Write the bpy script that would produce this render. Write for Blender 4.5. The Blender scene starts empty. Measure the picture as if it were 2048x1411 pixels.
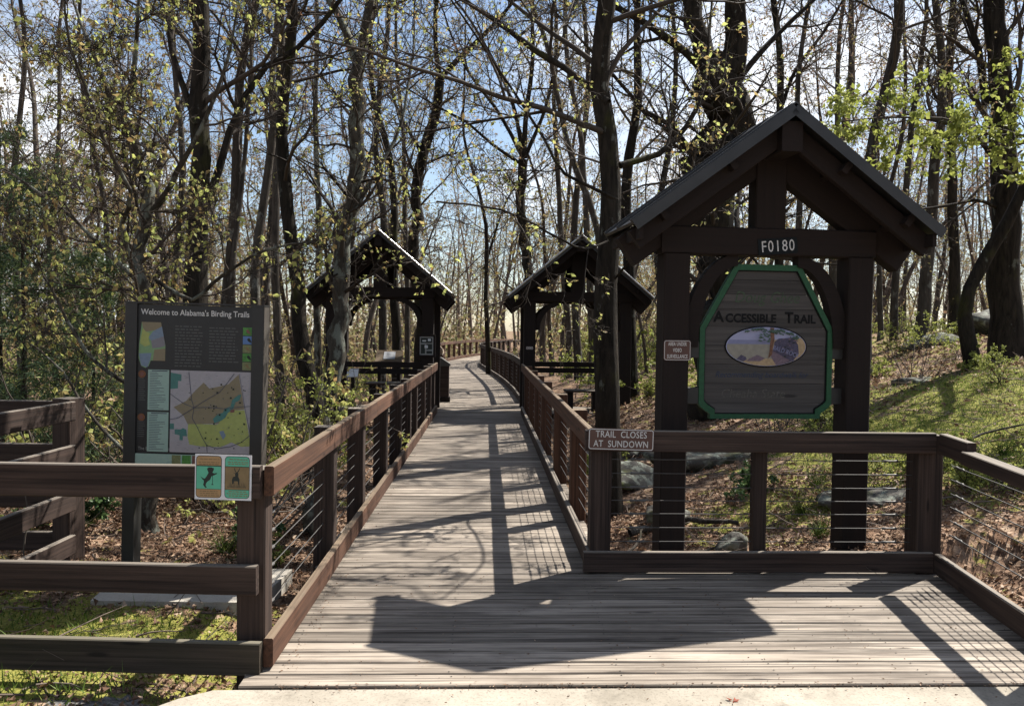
import bpy, math, random
import numpy as np
from mathutils import Vector, Matrix, Quaternion

# ---------------------------------------------------------------- camera, sky, sun, exposure
sc = bpy.context.scene
R = math.radians
PITCH, ROLL, YAW, CAMZ = R(-1.65), R(0.8), R(2.4), 1.8
cam_d = bpy.data.cameras.new('camera'); cam = bpy.data.objects.new('camera', cam_d)
sc.collection.objects.link(cam); sc.camera = cam
cam_d.sensor_fit = 'HORIZONTAL'; cam_d.sensor_width = 36.0; cam_d.lens = 36.0 * 1650 / 2048
cam_d.clip_start = 0.05; cam_d.clip_end = 2000
_f = Vector((math.sin(YAW) * math.cos(PITCH), math.cos(YAW) * math.cos(PITCH), math.sin(PITCH)))
_r0 = Vector((math.cos(YAW), -math.sin(YAW), 0)); _u0 = _r0.cross(_f)
_r = math.cos(ROLL) * _r0 + math.sin(ROLL) * _u0
_u = -math.sin(ROLL) * _r0 + math.cos(ROLL) * _u0
_m = Matrix((( _r.x, _u.x, -_f.x, 0), (_r.y, _u.y, -_f.y, 0), (_r.z, _u.z, -_f.z, CAMZ), (0, 0, 0, 1)))
cam.matrix_world = _m

SUN_DIR = Vector((.655, .49, 1.0)).normalized()          # towards the sun
SUN_EL = math.asin(SUN_DIR.z); SUN_AZ = math.atan2(SUN_DIR.x, SUN_DIR.y)
sun_d = bpy.data.lights.new('sun', 'SUN'); sun_d.energy = 5.0; sun_d.angle = R(0.53); sun_d.color = (1.0, .955, .88)
sun = bpy.data.objects.new('sun', sun_d); sc.collection.objects.link(sun)
sun.rotation_euler = (-SUN_DIR).to_track_quat('-Z', 'Y').to_euler(); sun.location = (20, 15, 30)

world = bpy.data.worlds.new('World'); sc.world = world; world.use_nodes = True
wn = world.node_tree; wn.nodes.clear()
def wnode(t, **k):
    n = wn.nodes.new(t)
    for a, b in k.items(): setattr(n, a, b)
    return n
w_out = wnode('ShaderNodeOutputWorld'); w_bg = wnode('ShaderNodeBackground')
w_sky = wnode('ShaderNodeTexSky', sky_type='NISHITA'); w_sky.sun_disc = False
w_sky.sun_elevation = SUN_EL; w_sky.sun_rotation = SUN_AZ; w_sky.air_density = 1.0; w_sky.dust_density = .6
w_tc = wnode('ShaderNodeTexCoord'); w_map = wnode('ShaderNodeMapping'); w_map.inputs['Scale'].default_value = (2.2, 2.2, 4.0)
w_map.inputs['Location'].default_value = (9.3, 6.1, 3.3)
w_no = wnode('ShaderNodeTexNoise'); w_no.inputs['Scale'].default_value = 1.15; w_no.inputs['Detail'].default_value = 7; w_no.inputs['Roughness'].default_value = .58
w_rp = wnode('ShaderNodeValToRGB'); w_rp.color_ramp.elements[0].position = .50; w_rp.color_ramp.elements[1].position = .68
w_mx = wnode('ShaderNodeMixRGB'); w_mx.inputs[2].default_value = (8.6, 8.8, 9.2, 1)
w_rp.color_ramp.elements[0].color = (.05, .05, .05, 1)
wn.links.new(w_tc.outputs['Generated'], w_map.inputs['Vector']); wn.links.new(w_map.outputs[0], w_no.inputs['Vector'])
wn.links.new(w_no.outputs['Fac'], w_rp.inputs[0]); wn.links.new(w_rp.outputs[0], w_mx.inputs[0])
wn.links.new(w_sky.outputs[0], w_mx.inputs[1]); wn.links.new(w_mx.outputs[0], w_bg.inputs['Color'])
w_bg.inputs['Strength'].default_value = .064
wn.links.new(w_bg.outputs[0], w_out.inputs[0])

vs = sc.view_settings; vs.view_transform = 'Standard'; vs.look = 'None'; vs.exposure = 1.3; vs.gamma = 1.0; vs.use_curve_mapping = False
sc.render.engine = 'CYCLES'
sc.cycles.max_bounces = 4; sc.cycles.diffuse_bounces = 2; sc.cycles.glossy_bounces = 2; sc.cycles.transparent_max_bounces = 4; sc.cycles.transmission_bounces = 3
sc.cycles.use_adaptive_sampling = True; sc.cycles.adaptive_threshold = .02
try: sc.cycles.use_denoising = True
except Exception: pass

# ---------------------------------------------------------------- materials
M = {}
class NT:
    def __init__(s, name):
        s.m = bpy.data.materials.new(name); s.m.use_nodes = True; s.t = s.m.node_tree; s.t.nodes.clear()
        s.out = s.t.nodes.new('ShaderNodeOutputMaterial'); M[name] = s.m
    def n(s, t, ins=None, **k):
        n = s.t.nodes.new(t)
        for a, b in k.items(): setattr(n, a, b)
        for a, b in (ins or {}).items():
            i = n.inputs[a]
            if isinstance(b, bpy.types.NodeSocket): s.t.links.new(b, i)
            else: i.default_value = b
        return n
    def ramp(s, fac, stops):
        n = s.n('ShaderNodeValToRGB', {0: fac}); e = n.color_ramp.elements
        while len(e) < len(stops): e.new(.5)
        for q, (p, c) in zip(e, stops):
            q.position = p; q.color = (*c, 1) if len(c) == 3 else c
        return n.outputs[0]
    def mix(s, fac, a, b, mode='MIX'):
        n = s.n('ShaderNodeMixRGB', {0: fac, 1: a, 2: b}, blend_type=mode); return n.outputs[0]
    def math(s, op, a, b=0.0, clamp=False):
        n = s.n('ShaderNodeMath', {0: a, 1: b}, operation=op, use_clamp=clamp); return n.outputs[0]
    def noise(s, vec, scale, detail=4, rough=.55, dist=0.0):
        n = s.n('ShaderNodeTexNoise', {'Scale': scale, 'Detail': detail, 'Roughness': rough, 'Distortion': dist})
        if vec is not None: s.t.links.new(vec, n.inputs['Vector'])
        return n.outputs['Fac']
    def finish(s, col, rough=.8, bump=None, bstr=.3, bdist=.01, spec=.3, metal=0.0, extra=None):
        b = s.n('ShaderNodeBsdfPrincipled', {'Roughness': rough, 'Specular IOR Level': spec, 'Metallic': metal})
        if isinstance(col, bpy.types.NodeSocket): s.t.links.new(col, b.inputs['Base Color'])
        else: b.inputs['Base Color'].default_value = (*col, 1)
        if bump is not None:
            n = s.n('ShaderNodeBump', {'Strength': bstr, 'Distance': bdist, 'Height': bump}); s.t.links.new(n.outputs[0], b.inputs['Normal'])
        s.t.links.new(b.outputs[0], s.out.inputs[0]); return b
    def objvec(s, scale, jitter=True):
        tc = s.n('ShaderNodeTexCoord'); v = tc.outputs['Object']
        if jitter:
            oi = s.n('ShaderNodeObjectInfo'); r = s.math('MULTIPLY', oi.outputs['Random'], 37.0)
            v = s.n('ShaderNodeVectorMath', {0: v, 1: r}, operation='ADD').outputs[0]; s.rand = oi.outputs['Random']
        return s.n('ShaderNodeMapping', {'Vector': v, 'Scale': scale}).outputs[0]

def c4(c): return (*c, 1)
def wood(name, light, dark, top=None, contrast=(.3, .72), rough=.82, var=.35, patch=None, streak=1.0, edge=None, stain=None):
    """grain runs along local X; optional sun-bleached top faces"""
    t = NT(name); v = t.objvec((1.1, 26, 26)); g = t.noise(v, 1.0, 6, .62, .35)
    v2 = t.objvec((.5, 75, 75)); fine = t.noise(v2, 1.0, 3, .6)
    gg = t.math('ADD', t.math('MULTIPLY', g, .65), t.math('MULTIPLY', t.math('SUBTRACT', fine, .5), .35 * streak)); gg = t.math('ADD', gg, .175)
    col = t.ramp(gg, [(contrast[0], dark), (contrast[1], light)])
    v3 = t.objvec((1.2, 3.0, 3.0)); big = t.noise(v3, 1.0, 4, .6)
    col = t.mix(t.ramp(big, [(.35, (.0,) * 3), (.7, (.6,) * 3)]), col, c4(patch or tuple(x * .62 for x in light)))
    kv = t.n('ShaderNodeTexVoronoi', {'Vector': t.objvec((1.7, 8, 8)), 'Scale': 1.0})
    col = t.mix(t.ramp(kv.outputs['Distance'], [(.07, (.85,) * 3), (.13, (0,) * 3)]), col, c4(tuple(x * .7 for x in dark)))
    if edge is not None:                                   # dirt held along both arrises of a plank
        tc = t.n('ShaderNodeTexCoord'); sy = t.n('ShaderNodeSeparateXYZ', {0: tc.outputs['Object']})
        ey = t.math('ADD', t.math('ABSOLUTE', sy.outputs[1]), t.math('MULTIPLY', t.math('SUBTRACT', big, .5), .06))
        col = t.mix(t.ramp(t.math('MULTIPLY', ey, 10.0), [(.56, (0,) * 3), (.72, (.8,) * 3)]), col, c4(edge))
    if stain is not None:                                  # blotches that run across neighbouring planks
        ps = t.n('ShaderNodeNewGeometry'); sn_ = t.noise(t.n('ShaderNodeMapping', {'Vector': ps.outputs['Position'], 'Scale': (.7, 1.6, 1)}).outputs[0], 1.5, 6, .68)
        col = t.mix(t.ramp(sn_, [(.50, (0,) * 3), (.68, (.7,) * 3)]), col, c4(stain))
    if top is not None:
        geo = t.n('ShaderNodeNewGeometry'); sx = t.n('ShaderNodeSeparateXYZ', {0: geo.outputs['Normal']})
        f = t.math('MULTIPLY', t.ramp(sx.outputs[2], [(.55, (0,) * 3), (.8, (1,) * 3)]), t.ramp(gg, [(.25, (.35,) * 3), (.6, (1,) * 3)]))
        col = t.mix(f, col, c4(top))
    k = t.math('ADD', t.math('MULTIPLY', t.rand, var), 1 - var / 2)
    hv = t.n('ShaderNodeHueSaturation', {'Color': col, 'Value': k})
    t.finish(hv.outputs[0], rough, gg, .55, .006, .25)
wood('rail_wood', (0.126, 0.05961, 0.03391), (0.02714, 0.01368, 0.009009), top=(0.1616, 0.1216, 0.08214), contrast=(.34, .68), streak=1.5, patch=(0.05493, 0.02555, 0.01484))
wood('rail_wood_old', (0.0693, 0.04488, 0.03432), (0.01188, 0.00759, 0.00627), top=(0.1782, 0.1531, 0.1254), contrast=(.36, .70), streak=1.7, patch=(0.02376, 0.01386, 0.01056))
wood('kiosk_wood', (0.01507, 0.00837, 0.006417), (0.006696, 0.004185, 0.003348), top=None, var=.25)
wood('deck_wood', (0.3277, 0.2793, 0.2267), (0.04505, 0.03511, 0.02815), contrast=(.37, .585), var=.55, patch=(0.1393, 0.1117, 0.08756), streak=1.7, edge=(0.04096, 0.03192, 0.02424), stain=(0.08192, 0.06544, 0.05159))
wood('deck_wood_far', (0.32, 0.264, 0.204), (0.16, 0.128, 0.1), contrast=(.33, .6), var=.35, patch=(0.232, 0.192, 0.148))
wood('sign_board', (0.07056, 0.06336, 0.05904), (0.02448, 0.02232, 0.0216), contrast=(.32, .62), var=.45, patch=(0.04752, 0.04392, 0.04248))
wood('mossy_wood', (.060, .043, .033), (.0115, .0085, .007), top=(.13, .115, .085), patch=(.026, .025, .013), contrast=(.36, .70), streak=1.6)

def plain(name, col, rough=.6, spec=.3, metal=0.0, var=.12, scale=18, bstr=0.0):
    t = NT(name); v = t.objvec((1, 1, 1)); n = t.noise(v, scale, 4, .6)
    c = t.mix(t.ramp(n, [(.3, (0,) * 3), (.75, (1,) * 3)]), c4(tuple(x * (1 - var) for x in col)), c4(tuple(min(1, x * (1 + var)) for x in col)))
    t.finish(c, rough, n if bstr else None, bstr, .004, spec, metal)
plain('roof_metal', (0.02232, 0.02108, 0.02108), .42, .5, .25, .25, 6)
plain('glint_metal', (.42, .41, .40), .28, .5, .9, .1)
plain('panel_black', (0.0126, 0.0126, 0.0133), .45, .4)
plain('panel_frame', (0.0196, 0.0189, 0.0182), .5, .4, .1)
plain('panel_side', (0.072, 0.063, 0.054), .5, .4, .2)
plain('sign_brown', (0.068, 0.0288, 0.0208), .5, .4, 0, .1)
plain('sign_white', (0.4464, 0.432, 0.4176), .5, .4, 0, .06)
plain('print_grey', (.22, .22, .215), .6, .2, 0, .05)
plain('print_dim', (.075, .074, .072), .6, .2, 0, .05)
plain('steel_cable', (.07, .066, .062), .6, .4, .3, .1)
plain('bolt_steel', (.10, .095, .09), .6, .4, .4, .2)
plain('green_paint', (0.01008, 0.0612, 0.02448), .6, .35, 0, .22, 30, .15)
plain('black_paint', (.006, .006, .0065), .7, .15)
plain('plate_dark', (.006, .008, .009), .7, .15)
plain('paper_white', (0.4836, 0.4898, 0.5084), .5, .3, 0, .03)
plain('print_tan', (0.2835, 0.1823, 0.09), .6, .2, 0, .06)
plain('print_green', (0.084, 0.322, 0.217), .6, .2, 0, .06)
plain('print_brown', (.16, .115, .06), .6, .2, 0, .15)
plain('print_ink', (.02, .025, .022), .6, .2)
plain('map_paper', (0.2812, 0.2579, 0.2719), .55, .3, 0, .06, 40)
plain('map_tan', (0.1762, 0.1425, 0.09), .55, .3, 0, .06, 40)
plain('map_yellow', (0.266, 0.2859, 0.091), .55, .3, 0, .08, 40)
plain('map_teal', (0.0525, 0.1425, 0.1275), .55, .3, 0, .1, 40)
plain('map_blue', (0.136, 0.176, 0.232), .55, .3, 0, .1, 40)
plain('map_grey', (.16, .15, .165), .55, .3, 0, .06, 40)
plain('map_green', (.15, .24, .12), .55, .3, 0, .1, 40)
plain('map_list', (0.2329, 0.3191, 0.276), .55, .3, 0, .05, 40)
plain('map_line', (.055, .055, .08), .55, .3)
plain('map_red', (.14, .06, .05), .55, .3)
plain('seal_brown', (0.14, 0.056, 0.0245), .55, .3, 0, .3, 80)
plain('pic_blue', (0.075, 0.1425, 0.3), .55, .3, 0, .15)
plain('pic_green', (.06, .18, .04), .55, .3, 0, .4, 60)
plain('pic_olive', (.14, .15, .07), .55, .3, 0, .25, 60)
plain('scene_sky', (0.255, 0.2625, 0.39), .5, .3, 0, .06)
plain('scene_haze', (0.1575, 0.165, 0.27), .5, .3, 0, .08)
plain('scene_plain', (0.2025, 0.1875, 0.1575), .5, .3, 0, .15, 25)
plain('scene_rock', (.055, .048, .085), .5, .3, 0, .45, 60)
plain('scene_rock_low', (.12, .085, .11), .5, .3, 0, .25, 60)
plain('scene_sand', (0.3, 0.2175, 0.1275), .5, .3, 0, .2, 50)
plain('scene_bark', (.13, .06, .035), .5, .3, 0, .5, 60)
plain('scene_leaf', (.05, .085, .07), .5, .3, 0, .6, 90)
plain('carved_green', (.055, .075, .05), .8, .1, 0, .4, 60)
plain('carved_blue', (.035, .045, .075), .8, .1, 0, .4, 60)
plain('carved_grey', (.085, .08, .072), .8, .1, 0, .4, 60)
plain('dark_metal', (.03, .03, .032), .4, .5, .5)

def concrete(name, a, b, spk):
    t = NT(name); v = t.objvec((1, 1, 1), False); n = t.noise(v, 1.6, 6, .65); s = t.noise(v, 55, 3, .7)
    c = t.mix(t.ramp(n, [(.32, (0,) * 3), (.68, (1,) * 3)]), c4(a), c4(b))
    vo = t.n('ShaderNodeTexVoronoi', {'Vector': v, 'Scale': 38.0})
    c = t.mix(t.ramp(vo.outputs['Distance'], [(.05, (.55,) * 3), (.22, (0,) * 3)]), c, c4(spk))
    c = t.mix(t.ramp(s, [(.52, (0,) * 3), (.72, (.5,) * 3)]), c, c4(spk))
    st = t.noise(v, 3.7, 7, .72); c = t.mix(t.ramp(st, [(.53, (0,) * 3), (.66, (.55,) * 3)]), c, c4(tuple(x * .6 for x in a)))
    t.finish(c, .9, s, .5, .004, .2)
concrete('concrete', (0.221, 0.1938, 0.153), (0.3825, 0.34, 0.2805), (0.09775, 0.0833, 0.0646))
concrete('slab_concrete', (0.306, 0.2762, 0.2338), (0.391, 0.3612, 0.3102), (0.204, 0.1827, 0.153))

def bark(name, base, dark, lich, moss, lfac=.55, mfac=.7, vs=1.0):
    t = NT(name); v = t.objvec((7 * vs, 7 * vs, 1.3 * vs)); n = t.noise(v, 1.6, 7, .7, .6)
    c = t.ramp(n, [(.36, dark), (.66, base)])
    v2 = t.objvec((1, 1, .55)); l = t.noise(v2, 5.5 * vs, 5, .68)
    c = t.mix(t.ramp(l, [(lfac, (0,) * 3), (lfac + .07, (.85,) * 3)]), c, c4(lich))
    m = t.noise(v2, 1.7, 4, .6); c = t.mix(t.ramp(m, [(mfac, (0,) * 3), (mfac + .12, (.8,) * 3)]), c, c4(moss))
    k = t.math('ADD', t.math('MULTIPLY', t.rand, .4), .8)
    hv = t.n('ShaderNodeHueSaturation', {'Color': c, 'Value': k})
    fr_ = t.noise(t.objvec((26 * vs, 26 * vs, 4.5 * vs)), 1.6, 5, .7); n = t.math('ADD', t.math('MULTIPLY', n, .65), t.math('MULTIPLY', fr_, .35))
    t.finish(hv.outputs[0], .92, n, 1.0, .05, .12)
bark('bark_dark', (0.036, 0.0288, 0.0216), (0.0096, 0.0078, 0.006), (0.12, 0.123, 0.105), (0.045, 0.045, 0.012), .62, .58)
bark('bark_lichen', (0.0825, 0.0715, 0.05775), (0.0275, 0.0231, 0.01815), (0.165, 0.1733, 0.1458), (0.0605, 0.066, 0.0275), .50, .66)
bark('bark_grey', (0.07487, 0.06274, 0.05134), (0.02567, 0.02139, 0.01711), (0.1426, 0.139, 0.1212), (0.0713, 0.0713, 0.02852), .58, .66)
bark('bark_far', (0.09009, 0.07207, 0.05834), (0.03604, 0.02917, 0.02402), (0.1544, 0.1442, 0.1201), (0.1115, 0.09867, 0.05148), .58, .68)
def twig(name, a, b):
    t = NT(name); g = t.n('ShaderNodeNewGeometry'); c = t.ramp(g.outputs['Random Per Island'], [(0, a), (1, b)])
    t.finish(c, .85, None, 0, 0, .15)
twig('twig_dark', (0.018, 0.0138, 0.0108), (0.066, 0.0528, 0.042))
twig('twig_grey', (0.044, 0.0344, 0.028), (0.128, 0.108, 0.0896))
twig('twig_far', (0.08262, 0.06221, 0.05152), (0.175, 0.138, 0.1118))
def leaf(name, stops, trans=.45, rough=.55):
    t = NT(name); g = t.n('ShaderNodeNewGeometry'); c = t.ramp(g.outputs['Random Per Island'], stops)
    d = t.n('ShaderNodeBsdfPrincipled', {'Base Color': c, 'Roughness': rough, 'Specular IOR Level': .25})
    tr = t.n('ShaderNodeBsdfTranslucent', {'Color': c})
    mx = t.n('ShaderNodeMixShader', {0: trans, 1: d.outputs[0], 2: tr.outputs[0]}); t.t.links.new(mx.outputs[0], t.out.inputs[0])
leaf('leaf_maple', [(0, (0.2592, 0.162, 0.0702)), (.28, (0.3456, 0.2808, 0.1188)), (.6, (0.3672, 0.3888, 0.1188)), (1, (0.4752, 0.5184, 0.162))], .58)
leaf('leaf_bud', [(0, (0.2856, 0.1734, 0.102)), (.45, (0.3366, 0.255, 0.1122)), (1, (0.3468, 0.3468, 0.1122))], .5)
leaf('leaf_pink', [(0, (0.204, 0.1105, 0.085)), (.6, (0.221, 0.153, 0.0935)), (1, (0.2125, 0.204, 0.085))])
leaf('leaf_far', [(0, (0.2125, 0.136, 0.085)), (.5, (0.2295, 0.187, 0.0935)), (1, (0.204, 0.2295, 0.085))])
leaf('leaf_green', [(0, (.15, .18, .035)), (.5, (.24, .27, .06)), (1, (.36, .38, .11))], .5)
leaf('leaf_shrub', [(0, (0.13, 0.156, 0.039)), (.5, (0.247, 0.273, 0.065)), (1, (0.403, 0.416, 0.117))])
leaf('leaf_dark', [(0, (0.027, 0.0525, 0.024)), (.7, (0.06, 0.0975, 0.0375)), (1, (0.15, 0.165, 0.045))], .25)
leaf('leaf_laurel', [(0, (.04, .075, .03)), (1, (.09, .14, .05))], .25, .3)
leaf('leaf_litter', [(0, (0.08, 0.0416, 0.0256)), (.35, (0.16, 0.092, 0.056)), (.75, (0.264, 0.168, 0.108)), (1, (0.336, 0.248, 0.176))], .15, .7)
leaf('grass_blade', [(0, (0.051, 0.0935, 0.0153)), (.6, (0.1105, 0.17, 0.0255)), (1, (0.204, 0.2295, 0.051))], .35)
leaf('red_leaf', [(0, (.24, .05, .025)), (1, (.30, .07, .03))], .2)

def rock(name, a, b, moss):
    t = NT(name); v = t.objvec((1, 1, 1)); n = t.noise(v, 3.2, 8, .68); l = t.noise(v, 9, 5, .65)
    c = t.ramp(n, [(.35, a), (.65, b)]); c = t.mix(t.ramp(l, [(.5, (0,) * 3), (.6, (.8,) * 3)]), c, c4((.21, .225, .185)))
    m = t.noise(v, 2.1, 4, .6); c = t.mix(t.ramp(m, [(.56, (0,) * 3), (.68, (.85,) * 3)]), c, c4(moss))
    t.finish(c, .92, n, .8, .04, .15)
rock('rock', (0.0392, 0.03584, 0.03136), (0.0952, 0.0896, 0.0784), (0.084, 0.0896, 0.028))

def ground_mat():
    t = NT('forest_floor'); tc = t.n('ShaderNodeTexCoord'); v = tc.outputs['Object']
    vo = t.n('ShaderNodeTexVoronoi', {'Vector': v, 'Scale': 17.0, 'Randomness': 1.0}, feature='F1')
    leafc = t.ramp(t.n('ShaderNodeSeparateColor', {0: vo.outputs['Color']}).outputs[0], [(0, (.07, .042, .028)), (.4, (.16, .095, .06)), (.8, (.27, .175, .115)), (1, (.36, .26, .18))])
    soil = t.noise(v, 3.0, 6, .65); c = t.mix(t.ramp(soil, [(.45, (0,) * 3), (.7, (.75,) * 3)]), leafc, c4((.055, .042, .03)))
    att = t.n('ShaderNodeAttribute', attribute_name='green'); gn = t.noise(v, 4.5, 5, .65)
    gf = t.ramp(t.math('ADD', t.math('MULTIPLY', att.outputs['Fac'], 1.0), t.math('MULTIPLY', t.math('SUBTRACT', gn, .5), 2.6)), [(.42, (0,) * 3), (.6, (.85,) * 3)])
    fine = t.noise(v, 60, 3, .7)
    gc = t.ramp(fine, [(.3, (.08, .09, .018)), (.5, (.18, .185, .035)), (.72, (.30, .28, .06))])
    c = t.mix(gf, c, gc)
    hgt = t.math('ADD', t.math('MULTIPLY', vo.outputs['Distance'], .6), t.math('MULTIPLY', fine, .4))
    t.finish(c, .95, hgt, .9, .03, .1)
ground_mat()
def gravel_mat():
    t = NT('gravel'); v = t.objvec((1, 1, 1), False); vo = t.n('ShaderNodeTexVoronoi', {'Vector': v, 'Scale': 55.0})
    c = t.ramp(t.n('ShaderNodeSeparateColor', {0: vo.outputs['Color']}).outputs[0], [(0, (.05, .047, .044)), (1, (.17, .16, .15))])
    t.finish(c, .9, vo.outputs['Distance'], .8, .01, .2)
gravel_mat()

# ---------------------------------------------------------------- object helpers
COL = sc.collection.objects
rng = np.random.default_rng(7); random.seed(7)
def tag(o, label=None, cat=None, group=None, kind=None):
    if label: o['label'] = label
    if cat: o['category'] = cat
    if group: o['group'] = group
    if kind: o['kind'] = kind
    return o
def link(o, parent=None):
    COL.link(o)
    if parent is not None:
        o.parent = parent; o.matrix_parent_inverse = PINV[parent.name]
    return o
PINV = {}
def empty(name, loc=(0, 0, 0), rz=0.0, label=None, cat=None, group=None, kind=None):
    e = bpy.data.objects.new(name, None); COL.link(e); e.empty_display_size = .2
    mw = Matrix.Translation(loc) @ Matrix.Rotation(rz, 4, 'Z'); e.matrix_world = mw; PINV[e.name] = mw.inverted()
    return tag(e, label, cat, group, kind)
def setp(o, parent):            # parent an object that already has its world matrix
    mw = o.matrix_world.copy(); 
    if parent.name not in PINV: PINV[parent.name] = parent.matrix_world.inverted()
    return o
def mesh_np(name, V, F, mat, smooth=False):
    V = np.asarray(V, np.float32); F = np.asarray(F, np.int32); me = bpy.data.meshes.new(name)
    me.vertices.add(len(V)); me.vertices.foreach_set('co', V.ravel())
    k = F.shape[1]; me.loops.add(F.size); me.loops.foreach_set('vertex_index', F.ravel())
    me.polygons.add(len(F)); me.polygons.foreach_set('loop_start', np.arange(0, F.size, k, dtype=np.int32))
    me.polygons.foreach_set('loop_total', np.full(len(F), k, np.int32))
    if smooth: me.polygons.foreach_set('use_smooth', np.ones(len(F), bool))
    me.update(calc_edges=True); me.materials.append(M[mat]); return me
def mesh_py(name, V, F, mat, smooth=False):
    me = bpy.data.meshes.new(name); me.from_pydata([tuple(v) for v in V], [], F); me.update()
    if smooth:
        for p in me.polygons: p.use_smooth = True
    me.materials.append(M[mat]); return me
def put(name, me, mw, parent=None):
    """object with world matrix mw, kept under parent"""
    o = bpy.data.objects.new(name, me); COL.link(o)
    if parent is not None:
        o.parent = parent
        if parent.name not in PINV: PINV[parent.name] = parent.matrix_world.inverted()
        o.matrix_parent_inverse = Matrix.Identity(4); o.matrix_basis = PINV[parent.name] @ mw
        PINV[o.name] = mw.inverted()
    else:
        o.matrix_world = mw; PINV[o.name] = mw.inverted()
    return o
def frame(p0, p1, up=(0, 0, 1)):
    p0 = Vector(p0); p1 = Vector(p1); x = (p1 - p0).normalized(); u = Vector(up)
    if abs(x.dot(u)) > .98: u = Vector((0, 1, 0))
    y = u.cross(x).normalized(); z = x.cross(y)
    m = Matrix((x, y, z)).transposed().to_4x4(); m.translation = p0; return m, (p1 - p0).length
_bc = {}
def beam_mesh(L, w, h, ch, mat, seed, wob):
    r = random.Random(seed); V = []; F = []
    prof = [(-w/2+ch, -h/2), (w/2-ch, -h/2), (w/2, -h/2+ch), (w/2, h/2-ch), (w/2-ch, h/2), (-w/2+ch, h/2), (-w/2, h/2-ch), (-w/2, -h/2+ch)]
    nseg = 1 if L < 1.0 or wob == 0 else 3
    for i in range(nseg + 1):
        dy, dz = (r.uniform(-wob, wob), r.uniform(-wob, wob)) if 0 < i < nseg else (0, 0)
        for (y, z) in prof: V.append((L * i / nseg, y + dy, z + dz))
    for i in range(nseg):
        a = i * 8; b = a + 8
        for k in range(8): F.append((a + k, a + (k+1) % 8, b + (k+1) % 8, b + k))
    F.append(tuple(range(7, -1, -1))); F.append(tuple(nseg * 8 + k for k in range(8)))
    F = [tuple(reversed(f)) for f in F]
    me = mesh_py('beam', V, F, mat); return me
def beam(name, p0, p1, w, h, mat, parent=None, up=(0, 0, 1), ch=.006, wob=.003, seed=None):
    """timber from p0 to p1; w across (horizontal), h in the up direction; grain along local X"""
    m, L = frame(p0, p1, up); me = beam_mesh(L, w, h, ch, mat, seed if seed is not None else random.random(), wob)
    return put(name, me, m, parent)
def box(name, c, s, mat, parent=None, rz=0.0, ch=.004):
    m = Matrix.Translation(c) @ Matrix.Rotation(rz, 4, 'Z') @ Matrix.Translation((-s[0]/2, 0, 0))
    return put(name, beam_mesh(s[0], s[1], s[2], min(ch, min(s)*.3), mat, 1, 0), m, parent)
def prism(name, pts, th, mat, mw, parent=None):
    """flat outline in local XZ, thickness th along local Y (front face at y=-th/2)"""
    n = len(pts); V = [(x, -th/2, z) for x, z in pts] + [(x, th/2, z) for x, z in pts]
    F = [tuple(range(n)), tuple(range(2*n-1, n-1, -1))] + [(i, i+n, (i+1) % n + n, (i+1) % n) for i in range(n)]
    return put(name, mesh_py(name, V, F, mat), mw, parent)
def ribbon_prism(name, inner, outer, th, mat, mw, parent=None):
    n = len(inner); V = []
    for y in (-th/2, th/2): V += [(x, y, z) for x, z in inner] + [(x, y, z) for x, z in outer]
    F = []
    for i in range(n-1):
        F += [(i, i+1, n+i+1, n+i), (2*n+i, 3*n+i, 3*n+i+1, 2*n+i+1), (i, 2*n+i, 2*n+i+1, i+1), (n+i, n+i+1, 3*n+i+1, 3*n+i)]
    F += [(0, n, 3*n, 2*n), (n-1, 3*n-1, 4*n-1, 2*n-1)]
    return put(name, mesh_py(name, V, F, mat), mw, parent)
def loft_tube(pts, rad, S=6):
    P = np.array([pts], float); Rr = np.full((1, len(pts)), rad) if np.isscalar(rad) else np.array([rad]); return tubes(P, Rr, S)
def text(name, body, size, mat, mw, parent=None, align='CENTER', ext=.0, sx=1.0, shear=0.0, bold=0.0, sp=1.0):
    cu = bpy.data.curves.new('lettering', 'FONT'); cu.body = body; cu.size = size; cu.align_x = align; cu.align_y = 'CENTER'
    cu.extrude = ext; cu.shear = shear; cu.offset = bold; cu.space_character = sp; cu.resolution_u = 3; cu.space_line = .85
    tmp = bpy.data.objects.new('tmp', cu); COL.link(tmp); bpy.context.view_layer.update()
    me = bpy.data.meshes.new_from_object(tmp.evaluated_get(bpy.context.evaluated_depsgraph_get()))
    bpy.data.objects.remove(tmp); bpy.data.curves.remove(cu); me.materials.clear(); me.materials.append(M[mat])
    return put(name, me, mw @ Matrix.Rotation(R(90), 4, 'X') @ Matrix.Diagonal((sx, 1, 1, 1)), parent)
def multi_rects(name, rects, mat, mw, parent, y=0.0):
    """flat printed strips in local XZ: (x0,z0,x1,z1)"""
    V = []; F = []
    for x0, z0, x1, z1 in rects:
        a = len(V); V += [(x0, y, z0), (x1, y, z0), (x1, y, z1), (x0, y, z1)]; F.append((a, a+1, a+2, a+3))
    return tag(put(name, mesh_py(name, V, F, mat), mw, parent), kind='stuff')
def flat(name, pts, mat, mw, parent, y=0.0):
    return put(name, mesh_py(name, [(x, y, z) for x, z in pts], [tuple(range(len(pts)))], mat), mw, parent)
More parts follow.
